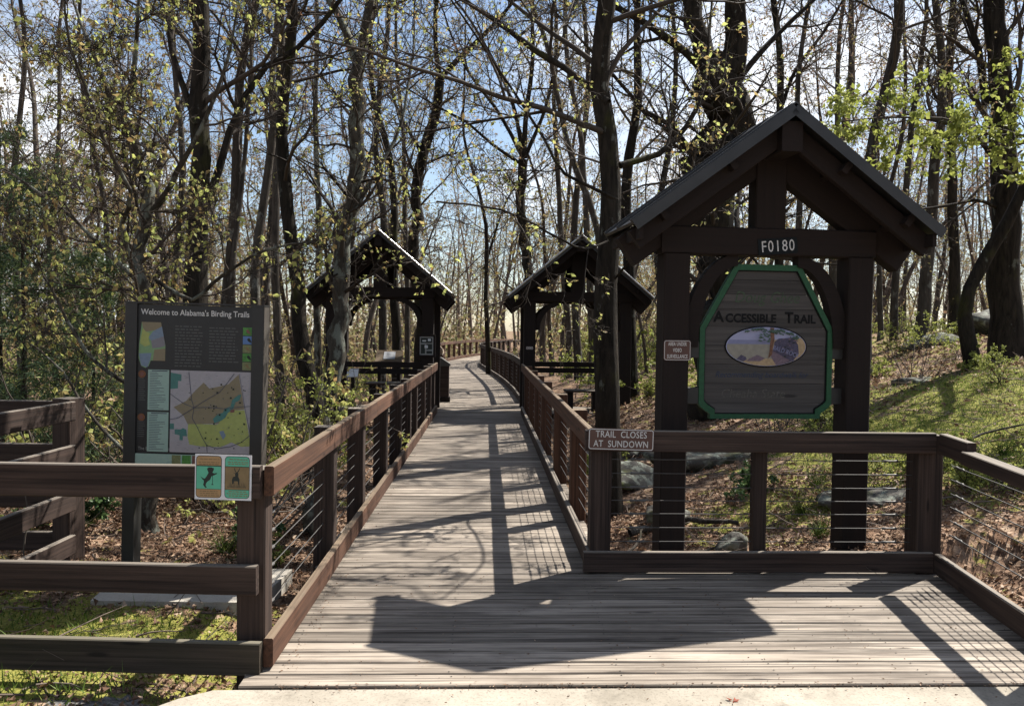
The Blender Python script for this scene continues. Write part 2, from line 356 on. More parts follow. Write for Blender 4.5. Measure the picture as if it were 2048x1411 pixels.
def tubes(P, Rad, S):
    """P (N,K,3), Rad (N,K) -> verts, quads"""
    N, K, _ = P.shape; T = np.gradient(P, axis=1); T /= np.linalg.norm(T, axis=2, keepdims=True) + 1e-9
    ref = np.zeros((N, 1, 3)); mean = np.abs(T.mean(1)); ref[np.arange(N), 0, mean.argmin(1)] = 1
    A = np.cross(T, np.broadcast_to(ref, T.shape)); A /= np.linalg.norm(A, axis=2, keepdims=True) + 1e-9; B = np.cross(T, A)
    an = np.arange(S) * 2 * np.pi / S
    V = P[:, :, None, :] + Rad[:, :, None, None] * (np.cos(an)[None, None, :, None] * A[:, :, None, :] + np.sin(an)[None, None, :, None] * B[:, :, None, :])
    i = np.arange(N)[:, None, None] * K * S; k = np.arange(K-1)[None, :, None] * S; s = np.arange(S)[None, None, :]
    a = i + k + s; b = i + k + (s+1) % S
    F = np.stack([a, b, b + S, a + S], -1).reshape(-1, 4)
    return V.reshape(-1, 3), F
def cat_geo(parts):
    V = []; F = []; o = 0
    for v, f in parts: V.append(v); F.append(f + o); o += len(v)
    return np.concatenate(V), np.concatenate(F)
def leaves(pos, d, size, fold=.35, aspect=.62, rg=rng):
    """two folded triangles per leaf: base, left, tip, right"""
    n = len(pos); d = d / (np.linalg.norm(d, axis=1, keepdims=True) + 1e-9); q = rg.normal(size=(n, 3)); s = np.cross(d, q); s /= np.linalg.norm(s, axis=1, keepdims=True) + 1e-9
    u = np.cross(s, d); L = size[:, None]
    b = pos; t = pos + d * L; mid = pos + d * L * .45; l = mid + s * L * aspect * .5 + u * L * fold * .3; r = mid - s * L * aspect * .5 + u * L * fold * .3
    V = np.stack([b, l, t, r], 1).reshape(-1, 3); i = np.arange(n)[:, None] * 4
    F = np.concatenate([i + np.array([[0, 1, 2]]), i + np.array([[0, 2, 3]])], 1).reshape(-1, 3)
    return V, F
I4 = Matrix.Identity(4)
def smooth01(x): x = np.clip(x, 0, 1); return x * x * (3 - 2 * x)
_ph = rng.uniform(0, 6.28, (7, 2)); _fr = np.array([[.35, .2], [.21, -.43], [.9, .6], [-.7, 1.1], [1.9, .8], [-1.4, 2.2], [3.1, -2.7]]); _am = np.array([.10, .09, .05, .045, .025, .02, .012])
def ground_z(x, y):
    x = np.asarray(x, float); y = np.asarray(y, float)
    xs_ = np.minimum(x, 11) + .25 * np.clip(x - 11, 0, 5)
    hill = .22 * np.maximum(xs_ - 2.0, 0) * smooth01((x - 1.6) / 1.5) * (1 - .8 * smooth01((y - 24) / 22))
    left = -.024 * np.clip(y - 6.5, 0, 26) * smooth01((1.5 - x) / 2.5)
    base = -.125 + .11 * smooth01((4.9 - y) / .9) * smooth01((3.2 - x) / 1.5)
    bump = sum(a * np.sin(f[0] * x + p[0]) * np.cos(f[1] * y + p[1]) for a, f, p in zip(_am, _fr, _ph))
    bump = bump * (.25 + .75 * smooth01((np.hypot(x * .9, y - 2) - 3.5) / 5))
    far = 0
    z = base + hill + left + bump + far
    onpath = smooth01((1.9 - np.abs(x)) / .6) * smooth01((y - 3) / 2)
    z = z * (1 - onpath) + np.minimum(z, -.24) * onpath
    landing = smooth01((4.7 - x) / 1.1) * smooth01((x + 1.3) / .2) * smooth01((6.3 - y) / .25)
    return z * (1 - landing) + np.minimum(z, -.10) * landing
def gz(x, y): return float(ground_z(x, y))
TREES = [
 ('spreading young maple with lichened forked trunk behind the birding panel','maple',[(-2.88,7.6,-0.19),(-2.9,7.6,0.66),(-2.88,7.6,1.56),(-2.91,7.6,2.2),(-2.94,7.6,2.78),(-3.03,7.6,3.09),(-3.16,7.6,3.4),(-3.3,7.6,3.75)],0.088,0.051,[([(-3.3,7.6,3.75),(-3.48,7.67,4.17),(-3.69,7.74,4.6),(-3.84,7.81,5.02)],0.032,0.014),([(-3.3,7.6,3.75),(-3.11,7.53,3.85),(-3.05,7.46,4.16),(-2.99,7.39,4.61),(-2.92,7.32,4.89)],0.035,0.014),([(-2.91,7.6,1.84),(-3.02,7.46,2.19),(-3.05,7.32,2.49),(-3.03,7.18,2.71),(-2.88,7.04,2.8),(-2.86,6.9,2.95),(-2.98,6.76,3.24),(-3.03,6.62,3.57),(-3.11,6.48,3.93),(-3.07,6.34,4.31)],0.03,0.014),([(-2.91,7.6,2.02),(-3.3,7.7,2.38),(-3.58,7.81,2.62),(-3.76,7.92,2.77),(-4.15,8.02,3.04),(-4.58,8.12,3.3),(-4.92,8.23,3.45)],0.028,0.012),([(-2.9,7.6,1.11),(-3.19,7.49,1.3),(-3.4,7.39,1.48),(-3.58,7.28,1.82),(-3.72,7.18,2.16),(-3.99,7.08,2.61)],0.025,0.012),([(-2.89,7.6,0.43),(-3.21,7.67,0.62),(-3.45,7.74,0.82),(-3.66,7.81,1.04),(-3.9,7.88,1.36),(-4.21,7.95,1.59)],0.025,0.012),([(-2.93,7.6,2.83),(-2.77,7.49,2.99),(-2.63,7.39,3.2),(-2.48,7.28,3.39),(-2.3,7.18,3.71),(-2.14,7.07,4.06),(-2.03,6.97,4.48)],0.035,0.014),([(-2.91,7.6,2.2),(-2.55,7.42,2.02),(-2.28,7.25,2.19),(-1.93,7.07,2.39),(-1.64,6.9,2.47),(-1.28,6.72,2.49)],0.023,0.009)]),
 ('thick dark mossy trunk straight behind the forked maple','oak',[(-3.67,10.5,-0.98),(-3.64,10.5,0.22),(-3.58,10.5,2.11),(-3.53,10.5,3.35),(-3.52,10.5,4.59),(-3.48,10.5,5.82),(-3.44,10.5,7.65)],0.197,0.121,[([(-3.57,10.5,2.92),(-3.36,10.6,3.48),(-3.19,10.71,4.25),(-2.84,10.82,5.02),(-2.38,10.92,5.39),(-1.88,11.02,6.02),(-1.49,11.13,6.59)],0.064,0.029),([(-3.52,10.5,4.28),(-3.86,10.68,5.13),(-4.05,10.85,5.94),(-4.31,11.02,6.77)],0.051,0.022)]),
 ('pale lichen covered trunk leaning before the poster shelter roof','oak',[(-2.44,12.5,-0.1),(-2.27,12.5,0.77),(-2.13,12.5,1.45),(-1.98,12.5,1.98),(-1.9,12.5,2.5),(-1.84,12.5,3.32),(-1.87,12.5,4.22),(-1.83,12.5,5.11),(-1.82,12.5,5.66)],0.167,0.117,[([(-1.82,12.5,5.63),(-2.04,12.57,6.24),(-2.32,12.64,6.77),(-2.6,12.71,7.46)],0.076,0.034),([(-1.82,12.5,5.63),(-1.7,12.43,6.27),(-1.61,12.36,7.04),(-1.58,12.29,8.02)],0.091,0.038),([(-1.84,12.5,3.55),(-1.51,12.68,4.26),(-1.23,12.85,4.91),(-1.14,13.02,5.65)],0.038,0.019)]),
 ('mossy dark trunk curving up between maple and poster shelter','oak',[(-2.2,12.0,-0.21),(-2.32,12.0,0.88),(-2.46,12.0,1.53),(-2.56,12.0,2.46),(-2.69,12.0,3.17),(-2.75,12.0,4.1),(-2.85,12.0,5.16),(-2.83,12.0,6.43),(-2.8,12.0,7.48)],0.153,0.095,[]),
 ('slim grey trunk just right of the birding panel top','pole',[(-3.65,14.0,0.04),(-3.65,14.0,1.39),(-3.59,14.0,2.9),(-3.49,14.0,3.9),(-3.45,14.0,5.14),(-3.34,14.0,6.38),(-3.3,14.0,8.02)],0.115,0.076,[]),
 ('dark trunk leaning right and forking behind the poster shelter','oak',[(-1.82,26.0,0.16),(-1.91,26.0,2.67),(-1.96,26.0,4.54),(-1.88,26.0,5.79),(-1.75,26.0,7.34),(-1.49,26.0,8.43),(-1.27,26.0,9.6)],0.228,0.158,[([(-1.27,26.0,9.55),(-0.59,26.18,10.37),(0.34,26.35,11.39),(1.21,26.52,12.58)],0.11,0.047),([(-1.27,26.0,9.55),(-1.44,25.82,10.99),(-1.29,25.65,12.75)],0.102,0.047),([(-1.78,26.0,7.19),(-2.52,26.18,8.45),(-3.02,26.35,9.73)],0.071,0.032)]),
 ('straight grey trunk with fan of limbs above the boardwalk','oak',[(1.55,25.0,-0.2),(1.46,25.0,2.08),(1.4,25.0,4.19),(1.33,25.0,5.7),(1.31,25.0,6.93)],0.182,0.152,[([(1.31,25.0,6.93),(0.59,25.14,8.26),(-0.33,25.28,9.48),(-0.88,25.42,10.56)],0.076,0.03),([(1.31,25.0,6.93),(1.03,24.86,8.28),(0.56,24.72,9.33),(-0.12,24.58,10.44)],0.076,0.03),([(1.31,25.0,7.02),(1.39,25.07,8.41),(1.56,25.14,10.23),(1.44,25.21,12.35)],0.098,0.045),([(1.29,25.0,6.75),(0.37,24.72,7.26),(-0.45,24.44,7.84),(-1.17,24.16,8.11)],0.061,0.023),([(1.36,25.0,6.97),(1.96,25.21,8.46),(2.26,25.42,9.89),(2.72,25.63,11.5)],0.076,0.03)]),
 ('big dark oak with white lichen spots beside the closing-time sign','oak',[(1.44,8.9,-0.05),(1.47,8.9,0.33),(1.47,8.9,0.77),(1.44,8.9,1.59),(1.45,8.9,2.35),(1.48,8.9,2.94),(1.5,8.9,3.53),(1.4,8.9,4.28),(1.37,8.9,4.81),(1.33,8.9,5.34),(1.27,8.9,6.65)],0.178,0.124,[([(1.37,8.9,4.25),(1.13,9.04,4.5),(0.87,9.18,4.72),(0.54,9.32,4.95),(0.21,9.46,5.24),(-0.19,9.6,5.54),(-0.55,9.74,5.9)],0.046,0.022),([(1.51,8.9,3.58),(1.8,9.01,3.68),(2.04,9.11,3.8),(2.29,9.22,4.08),(2.48,9.32,4.48)],0.043,0.016),([(1.5,8.9,2.83),(1.27,8.66,2.7),(1.06,8.41,2.62),(0.8,8.17,2.69)],0.016,0.008),([(1.47,8.9,2.35),(1.61,8.72,2.55),(1.73,8.55,2.64)],0.016,0.008),([(1.49,8.9,3.21),(1.12,8.76,3.34),(0.84,8.62,3.46),(0.66,8.48,3.74)],0.022,0.008)]),
 ('massive twin-stemmed oak rising behind the gabled sign kiosk','oak',[(4.25,14.0,-0.75),(4.16,14.0,1.49),(4.09,14.0,3.2),(4.07,14.0,4.05),(4.08,14.0,5.32),(4.12,14.0,5.91),(4.09,14.0,6.25)],0.475,0.424,[([(3.93,14.0,6.08),(3.74,14.07,6.77),(3.6,14.14,7.47),(3.42,14.21,8.76)],0.221,0.144),([(4.25,14.0,6.09),(4.25,13.93,6.9),(4.24,13.86,7.71),(4.27,13.79,9.0)],0.246,0.153),([(3.87,14.0,6.08),(3.54,13.79,6.36),(2.83,13.58,6.75),(2.31,13.37,6.94),(1.79,13.16,7.1)],0.085,0.034),([(4.45,14.0,6.18),(4.88,14.18,6.71),(5.29,14.35,7.13),(5.97,14.52,7.78)],0.064,0.025),([(3.75,14.0,4.64),(3.18,13.82,5.26),(2.72,13.65,5.41),(2.35,13.48,5.72)],0.059,0.021)]),
 ('tall dark trunk seen right of the kiosk roof peak','pole',[(7.12,15.0,0.76),(7.19,15.0,2.8),(7.25,15.0,4.09),(7.29,15.0,4.91),(7.34,15.0,5.83),(7.46,15.0,7.01),(7.53,15.0,7.92),(7.56,15.0,9.73)],0.164,0.109,[]),
 ('straight trunk with rising side limb above the kiosk peak','oak',[(6.96,19.0,0.69),(6.93,19.0,3.03),(6.88,19.0,6.04),(6.9,19.0,7.19),(6.92,19.0,8.33),(6.78,19.0,9.47),(6.67,19.0,10.83)],0.138,0.092,[([(6.89,19.0,6.73),(7.25,19.1,7.8),(7.6,19.21,8.31),(8.08,19.32,8.94),(8.58,19.42,9.81)],0.058,0.023)]),
 ('broad dark tree at the right-hand picture edge','oak',[(9.31,14.0,1.03),(9.21,14.0,2.25),(9.13,14.0,3.29),(9.0,14.0,4.58),(8.84,14.0,5.61),(8.81,14.0,6.29),(8.87,14.0,7.15),(8.99,14.0,8.25)],0.39,0.246,[([(8.71,14.0,5.78),(8.58,14.07,6.65),(8.38,14.14,7.35),(8.13,14.21,8.06)],0.076,0.03),([(8.9,14.0,4.84),(8.4,13.79,5.21),(7.89,13.58,5.31),(7.38,13.37,5.33)],0.051,0.017),([(9.06,14.0,3.98),(8.48,13.72,4.1),(7.8,13.44,3.96)],0.038,0.013)]),
 ('crooked trunk leaning right on the mossy hillside','oak',[(8.16,13.2,1.27),(8.11,13.2,1.64),(8.11,13.2,2.05),(8.18,13.2,2.54),(8.36,13.2,3.04),(8.55,13.2,3.49),(8.79,13.2,4.1),(9.06,13.2,4.76),(9.36,13.2,5.66)],0.176,0.112,[]),
 ('stout straight trunk on the hill right of the kiosk post','pole',[(9.64,17.5,1.82),(9.67,17.5,2.55),(9.66,17.5,3.42),(9.71,17.5,4.71),(9.73,17.5,6.31),(9.75,17.5,7.91),(9.8,17.5,9.82)],0.164,0.106,[]),
 ('grey trunk between the hillside trees near a dead limb','oak',[(11.8,20.0,2.18),(11.79,20.0,3.17),(11.72,20.0,4.52),(11.58,20.0,5.99),(11.6,20.0,7.82),(11.54,20.0,9.28),(11.43,20.0,10.97)],0.164,0.103,[([(11.6,20.0,6.97),(11.05,20.07,8.07),(11.19,20.14,8.96),(11.73,20.21,9.24)],0.055,0.024)]),
 ('slender trunk leaning left just right of the kiosk post','pole',[(10.29,20.0,1.84),(10.36,20.0,3.14),(10.44,20.0,4.62),(10.54,20.0,6.33),(10.66,20.0,8.17),(10.83,20.0,10.23)],0.115,0.073,[]),
 ('thin pale trunk close beside the kiosk post on the hill','pole',[(10.43,21.0,1.78),(10.47,21.0,3.2),(10.58,21.0,4.88),(10.7,21.0,6.3),(10.78,21.0,8.09),(10.8,21.0,10.38)],0.089,0.057,[]),
 ('leaning mid-size trunk crossing behind the big lichened oak','pole',[(3.6,21.0,0.53),(3.25,21.0,3.59),(3.01,21.0,4.73),(2.37,21.0,6.26),(2.08,21.0,7.55),(1.81,21.0,8.82),(1.08,21.0,10.34)],0.127,0.076,[]),
 ('grey pole tree left of the bench shelter gable','pole',[(3.39,30.0,-0.03),(3.2,30.0,2.88),(2.96,30.0,6.5),(2.74,30.0,9.2),(2.62,30.0,11.89),(2.43,30.0,14.73)],0.155,0.091,[]),
 ('thin tree standing over the far bend of the boardwalk','oak',[(0.47,33.0,0.15),(0.37,33.0,2.14),(0.26,33.0,3.74),(0.07,33.0,6.32),(-0.29,33.0,8.29),(-0.6,33.0,9.66)],0.13,0.07,[([(0.22,33.0,4.14),(0.74,33.17,5.95),(1.23,33.35,7.19),(2.03,33.52,8.04)],0.06,0.03)]),
 ('grey trunk rising left of the big lichened oak limb','pole',[(3.39,24.0,0.34),(3.24,24.0,4.13),(3.09,24.0,6.16),(2.96,24.0,7.74),(2.57,24.0,9.6),(2.38,24.0,11.87)],0.145,0.087,[]),
 ('slim dark trunk between panel and curving mossy trunk','pole',[(-3.93,16.5,-0.47),(-3.9,16.5,1.32),(-3.85,16.5,2.7),(-3.92,16.5,4.08),(-4.0,16.5,5.45),(-4.08,16.5,7.0),(-4.14,16.5,8.93)],0.115,0.075,[]),
 ('tall trunk behind the leaning lichened tree','pole',[(-3.77,20.0,-0.22),(-3.79,20.0,2.43),(-3.78,20.0,4.22),(-3.89,20.0,6.24),(-4.02,20.0,8.13),(-4.11,20.0,10.47)],0.115,0.073,[]),
 ('dark pole tree above the poster shelter peak','pole',[(-2.69,23.0,0.06),(-2.66,23.0,3.1),(-2.67,23.0,5.03),(-2.75,23.0,6.67),(-2.66,23.0,8.31),(-2.54,23.0,10.49),(-2.53,23.0,12.11)],0.139,0.091,[]),
 ('slim trunk left of the forking tree behind the shelter','pole',[(-2.4,28.0,0.02),(-2.44,28.0,3.4),(-2.57,28.0,6.08),(-2.49,28.0,8.59),(-2.72,28.0,11.07),(-2.9,28.0,13.38)],0.127,0.076,[]),
 ('grey trunk close left of the thick dark mossy trunk','pole',[(-5.58,15.0,-1.18),(-5.48,15.0,1.34),(-5.4,15.0,3.12),(-5.42,15.0,4.63),(-5.51,15.0,5.95),(-5.47,15.0,7.53),(-5.42,15.0,8.4)],0.091,0.059,[]),
 ('slim trunk in the gap left of the forked maple','pole',[(-7.4,17.0,-0.77),(-7.47,17.0,1.77),(-7.57,17.0,3.48),(-7.72,17.0,5.27),(-7.91,17.0,7.06),(-8.01,17.0,8.83)],0.082,0.052,[]),
 ('thin grey trunk among the dark conifers at far left','pole',[(-8.59,16.0,-0.63),(-8.62,16.0,1.75),(-8.65,16.0,3.91),(-8.72,16.0,5.6),(-8.75,16.0,7.08),(-8.82,16.0,8.38)],0.092,0.058,[]),
 ('narrow trunk between the conifers and the maple branches','pole',[(-9.41,19.0,-0.85),(-9.53,19.0,1.75),(-9.62,19.0,4.32),(-9.57,19.0,6.33),(-9.48,19.0,8.32),(-9.41,19.0,9.64)],0.081,0.052,[]),
 ('pale slender trunk behind the middle of the birding panel','pole',[(-5.37,18.0,-0.68),(-5.22,18.0,2.34),(-5.12,18.0,3.95),(-5.0,18.0,5.55),(-4.87,18.0,7.04),(-4.81,18.0,9.15)],0.087,0.055,[]),
 ('dark trunk standing inside view of the poster shelter','oak',[(-2.34,24.0,-0.31),(-2.39,24.0,1.14),(-2.46,24.0,2.59),(-2.53,24.0,4.32),(-2.65,24.0,6.46),(-3.03,24.0,8.31),(-3.12,24.0,10.29),(-3.2,24.0,11.98)],0.175,0.102,[]),
 ('thick trunk behind the bench shelter bench','pole',[(3.27,26.0,-0.42),(3.16,26.0,1.16),(3.09,26.0,2.74),(3.13,26.0,5.89),(3.19,26.0,9.01),(3.21,26.0,13.04)],0.158,0.095,[]),
 ('dark trunk with flared foot right of the bench shelter','oak',[(3.65,19.0,0.31),(3.52,19.0,1.12),(3.4,19.0,2.51),(3.39,19.0,4.12),(3.47,19.0,5.96),(3.65,19.0,7.67),(3.72,19.0,10.06)],0.196,0.115,[]),
 ('slender dark trunk behind the kiosk rafters','pole',[(7.17,18.0,0.31),(7.13,18.0,2.97),(7.11,18.0,4.73),(7.02,18.0,6.26),(7.1,18.0,7.79),(7.22,18.0,9.74)],0.098,0.06,[]),
 ('thin trunk above the right slope of the kiosk roof','pole',[(9.58,22.0,0.54),(9.56,22.0,3.25),(9.56,22.0,5.67),(9.61,22.0,7.41),(9.77,22.0,9.15),(9.84,22.0,11.54)],0.113,0.067,[]),
 ('slim tree left of the kiosk roof eave','pole',[(4.38,19.0,-0.04),(4.35,19.0,2.52),(4.24,19.0,4.6),(4.32,19.0,6.21),(4.4,19.0,8.04),(4.3,19.0,10.08)],0.115,0.069,[]),
]

# ---------------------------------------------------------------- ground
def build_ground():
    xs = np.concatenate([np.linspace(-400, -60, 12)[:-1], np.linspace(-60, -14, 28)[:-1], np.linspace(-14, 18, 150)[:-1], np.linspace(18, 60, 28)[:-1], np.linspace(60, 400, 12)])
    ys = np.concatenate([np.linspace(-60, -2, 8)[:-1], np.linspace(-2, 24, 130)[:-1], np.linspace(24, 80, 40)[:-1], np.linspace(80, 600, 14)])
    X, Y = np.meshgrid(xs, ys); Z = ground_z(X, Y); nx = len(xs); ny = len(ys)
    i, j = np.meshgrid(np.arange(nx-1), np.arange(ny-1)); a = (j * nx + i).ravel()
    F = np.stack([a, a+1, a+1+nx, a+nx], -1)
    me = mesh_np('ground', np.stack([X, Y, Z], -1).reshape(-1, 3), F, 'forest_floor', True)
    g = green_at(X, Y).ravel()
    at = me.attributes.new('green', 'FLOAT', 'POINT'); at.data.foreach_set('value', g.astype(np.float32))
    tag(put('ground', me, I4), kind='structure')
def green_at(x, y):
    def blob(cx, cy, rx, ry): return np.exp(-(((x-cx)/rx)**2 + ((y-cy)/ry)**2))
    g = .12 + .10 * smooth01((x - 3.2) / 1.5)
    g = g + .95 * blob(-2.7, 5.1, 1.7, .65) + .7 * blob(-2.7, 4.1, 1.3, .55) + .35 * blob(-4.5, 6, 1.5, 2)
    g = g + .8 * blob(5.0, 9.3, 1.6, 1.5) + .5 * blob(2.8, 7.9, .9, .8) + .45 * blob(5.6, 7.4, 1.3, 1.2) + .6 * blob(7.4, 11.5, 2.0, 1.8) + .4 * blob(4.6, 18, 2, 4) + .3 * blob(10, 19, 4, 4)
    return np.clip(g, 0, 1)
build_ground()

# concrete apron in front of the boardwalk
def apron():
    pts = [(-1.28, 4.09), (-1.42, 4.0), (-1.55, 3.85), (-1.7, 3.6), (-1.8, 3.2), (-1.9, 2.0), (-2.2, -6), (9, -6), (9, 2.5), (5.0, 3.4), (4.2, 4.09)]
    n = len(pts); V = [(x, y, .0) for x, y in pts] + [(x, y, -.25) for x, y in pts]
    F = [tuple(range(n))] + [((i+1) % n, i, i+n, (i+1) % n+n) for i in range(n)]
    tag(put('concrete_apron', mesh_py('concrete_apron', V, F, 'concrete'), Matrix.Translation((0, 0, -.004))), kind='structure')
apron()

# ---------------------------------------------------------------- boardwalk deck, plank by plank
deck = empty('boardwalk_deck', (0, 4.12, 0), kind='structure')
def x_left(y): return -1.05 + (min(y, 18.3) - 4.32) * .0165
def x_right(y): return .83 + (min(y, 18.3) - 6) * .0085
PITCHP = .1475
_pl = {}
def plank(xc, y, L, rz=0.0, mat='deck_wood', k=None):
    key = (round(L, 1), mat, random.randrange(4))
    if key not in _pl:
        r = random.Random(str(key)); w = .1405; h = .036; V = []; F = []; n = 2
        prof = [(-w/2, -h), (w/2, -h), (w/2, -.006), (w/2-.007, 0), (0, -.0015), (-w/2+.007, 0), (-w/2, -.006)]
        m = len(prof)
        for i in range(n+1):
            dz = r.uniform(-.0012, .0012); dy = r.uniform(-.002, .002)
            for (y_, z_) in prof: V.append((-key[0]/2 + key[0]*i/n, y_+dy, z_+dz))
        for i in range(n):
            for q in range(m): F.append((i*m+(q+1) % m, i*m+q, (i+1)*m+q, (i+1)*m+(q+1) % m))
        F += [tuple(range(m)), tuple(reversed([n*m+q for q in range(m)]))]
        _pl[key] = mesh_py('plank', V, F, mat)
    mw = Matrix.Translation((xc + random.uniform(-.008, .008), y, random.uniform(-.0025, .0015))) @ Matrix.Rotation(rz + random.uniform(-.0012, .0012), 4, 'Z')
    return put('plank', _pl[key], mw, deck)
CL = [(.03, 18.3), (.06, 22), (-.15, 28), (-.6, 35), (-.93, 41), (-.62, 45), (.25, 51), (1.6, 57), (4.2, 63)]
def cl_dense(n=400):
    P = np.array(CL); t = np.linspace(0, len(P)-1.0001, n); i = t.astype(int); f = (t-i)[:, None]
    g = lambda k: P[np.clip(i+k, 0, len(P)-1)]
    p0, p1, p2, p3 = g(-1), g(0), g(1), g(2)
    return .5*((2*p1)+(-p0+p2)*f+(2*p0-5*p1+4*p2-p3)*f**2+(-p0+3*p1-3*p2+p3)*f**3)
CLD = cl_dense(); _s = np.concatenate([[0], np.cumsum(np.linalg.norm(np.diff(CLD, axis=0), axis=1))])
def cl_at(s):
    x = np.interp(s, _s, CLD[:, 0]); y = np.interp(s, _s, CLD[:, 1]); x2 = np.interp(s+.3, _s, CLD[:, 0]); y2 = np.interp(s+.3, _s, CLD[:, 1])
    a = math.atan2(y2-y, x2-x); return float(x), float(y), a
y = 4.12 + .07
while y < 18.3:
    if y < 6.12: plank(1.22, y, 4.76)
    else: plank((x_left(y) + x_right(y)) / 2, y, 2.16)
    y += PITCHP
s = .07; n_far = 0
while n_far < 196:
    x, y, a = cl_at(s); plank(x, y, 2.1, a - R(90), 'deck_wood'); s += PITCHP; n_far += 1
# beyond the planks one can tell apart: the remaining boards as one part
V = []; F = []
while s < _s[-1] - .3:
    x, y, a = cl_at(s); c, sn = math.cos(a), math.sin(a); q = len(V)
    for u, v in ((-.07, -1.05), (.07, -1.05), (.07, 1.05), (-.07, 1.05)):
        V.append((x + c*u - sn*v, y + sn*u + c*v, 0))
    for k in range(4): V.append((V[q+k][0], V[q+k][1], -.036))
    F += [(q, q+1, q+2, q+3), (q, q+4, q+5, q+1), (q+2, q+6, q+7, q+3), (q+1, q+5, q+6, q+2), (q+3, q+7, q+4, q)]; s += PITCHP
tag(put('far_planking', mesh_py('far_planking', V, F, 'deck_wood_far'), I4, deck), kind='stuff')
_sv = []
_y = 4.19
while _y < 11:
    for xx in ((-1.0, -.12, .78) + ((1.6, 2.4, 3.25) if _y < 6.1 else ())):
        for dy in (-.042, .042): _sv.append((xx + random.uniform(-.012, .012), _y + dy + random.uniform(-.006, .006)))
    _y += PITCHP
V = []; F = []
for (x, y_) in _sv:
    q = len(V); V += [(x + .0045*math.cos(a*1.0472), y_ + .0045*math.sin(a*1.0472), .0015) for a in range(6)]; F.append(tuple(range(q, q+6)))
tag(put('screw_heads', mesh_py('screw_heads', V, F, 'black_paint'), I4, deck), kind='stuff')
for nm, p0, p1 in (('rim_joist', (-1.13, 4.13, -.16), (-.90, 18.3, -.16)), ('rim_joist', (.90, 6.3, -.16), (1.02, 18.3, -.16)), ('rim_joist', (1.0, 6.16, -.16), (3.6, 6.16, -.16)), ('rim_joist', (3.57, 6.1, -.16), (3.57, 4.14, -.16)), ('joist', (-.1, 4.3, -.16), (.06, 18.2, -.16)), ('rim_joist', (-1.1, 4.16, -.15), (3.5, 4.16, -.15))):
    beam(nm, p0, p1, .04, .22, 'rail_wood_old', deck)

# ---------------------------------------------------------------- railings
def offset_path(path, d):
    P = [Vector((*p, 0)) for p in path]; out = []
    for i, p in enumerate(P):
        t = (P[min(i+1, len(P)-1)] - P[max(i-1, 0)]).normalized(); out.append(p + Vector((-t.y, t.x, 0)) * d)
    return out
def interp_path(P, s):
    for a, b in zip(P, P[1:]):
        L = (b - a).length
        if s <= L + 1e-6: return a + (b - a) * (s / L), (b - a).normalized()
        s -= L
    return P[-1].copy(), (P[-1] - P[-2]).normalized()
CABLE_Z = [.215, .32, .425, .525, .625, .73, .835]
def railing(name, label, path, side, posts, breaks, group='boardwalk railings', mats=('rail_wood', 'rail_wood', 'rail_wood'), pw=.15, cables=CABLE_Z, curb=True, buckle=(), post_w=None, zb=-.35):
    """path: board centre line on the deck; side=+1 puts posts on its left; posts, breaks: distances along the path"""
    e = empty(name, (path[0][0], path[0][1], 0), label=label, cat='railing', group=group)
    P = [Vector((*p, 0)) for p in path]; Q = offset_path(path, side * (.025 + pw/2 + .001)); Lt = sum((b-a).length for a, b in zip(P, P[1:]))
    for i, (a, b) in enumerate(zip(breaks, breaks[1:])):
        nseg = max(1, len([0]) if len(P) == 2 else int((b-a)/1.9)+1)
        pa, _ = interp_path(P, a+.002); pb, _ = interp_path(P, b-.002); zj = random.uniform(-.004, .004)
        beam('top_rail', pa + Vector((0, 0, .992+zj)), pb + Vector((0, 0, .992+random.uniform(-.004, .004))), .05, .155, mats[0], e)
        if curb:
            zj = random.uniform(-.003, .003)
            beam('curb_board', pa + Vector((0, 0, .092+zj)), pb + Vector((0, 0, .092+zj)), .05, .152, mats[1], e)
    for k, sp in enumerate(posts):
        q, t = interp_path(Q, sp); w = post_w[k] if post_w else pw
        beam('post', (q.x, q.y, zb), (q.x, q.y, 1.045), w, w, mats[2], e, up=(-t.y, t.x, 0), ch=.008)
    for z in cables:
        pts = [interp_path(Q, sp)[0] + Vector((0, 0, z)) for sp in np.linspace(min(posts[0], .2), Lt, max(2, int(Lt / 1.5)) if len(P) > 2 else 2)]
        v, f = loft_tube([tuple(p) for p in pts], .0034, 6)
        cb = put('cable', mesh_np('cable', v, f, 'steel_cable', True), I4, e)
        for sb in buckle:
            a, t = interp_path(Q, sb); pp = [a + t * u + Vector((0, 0, z)) for u in (-.09, -.06, -.055, -.02, .02, .055, .06, .09)]
            v, f = loft_tube([tuple(p) for p in pp], np.array([.004, .005, .012, .0075, .0075, .012, .005, .004]), 6)
            put('turnbuckle', mesh_np('turnbuckle', v, f, 'bolt_steel', True), I4, cb)
    return e
# walkway, side of the birding panel
lp = [(x_left(4.32) - .025, 4.32), (x_left(17.5) - .025, 17.5)]
rl = railing('railing', 'reddish brown cable railing along the boardwalk beside the birding panel', lp, 1, [.11, 1.98, 3.42, 5.12, 6.6, 7.9, 8.95, 10.6, 12.0, 13.05], [0, 3.9, 8.0, 11.3, 13.15], buckle=(.42,), mats=('rail_wood', 'rail_wood', 'rail_wood_old'))
# walkway, kiosk side
rp = [(x_right(6.06) + .025, 6.06), (x_right(17.4) + .025, 17.4)]
railing('railing', 'shaded cable railing between the boardwalk and the lichened oak', rp, -1, [1.75, 3.6, 5.8, 7.4, 9.0, 10.8], [0, 3.8, 7.6, 11.32], mats=('rail_wood', 'rail_wood_old', 'rail_wood'), buckle=(.4,))
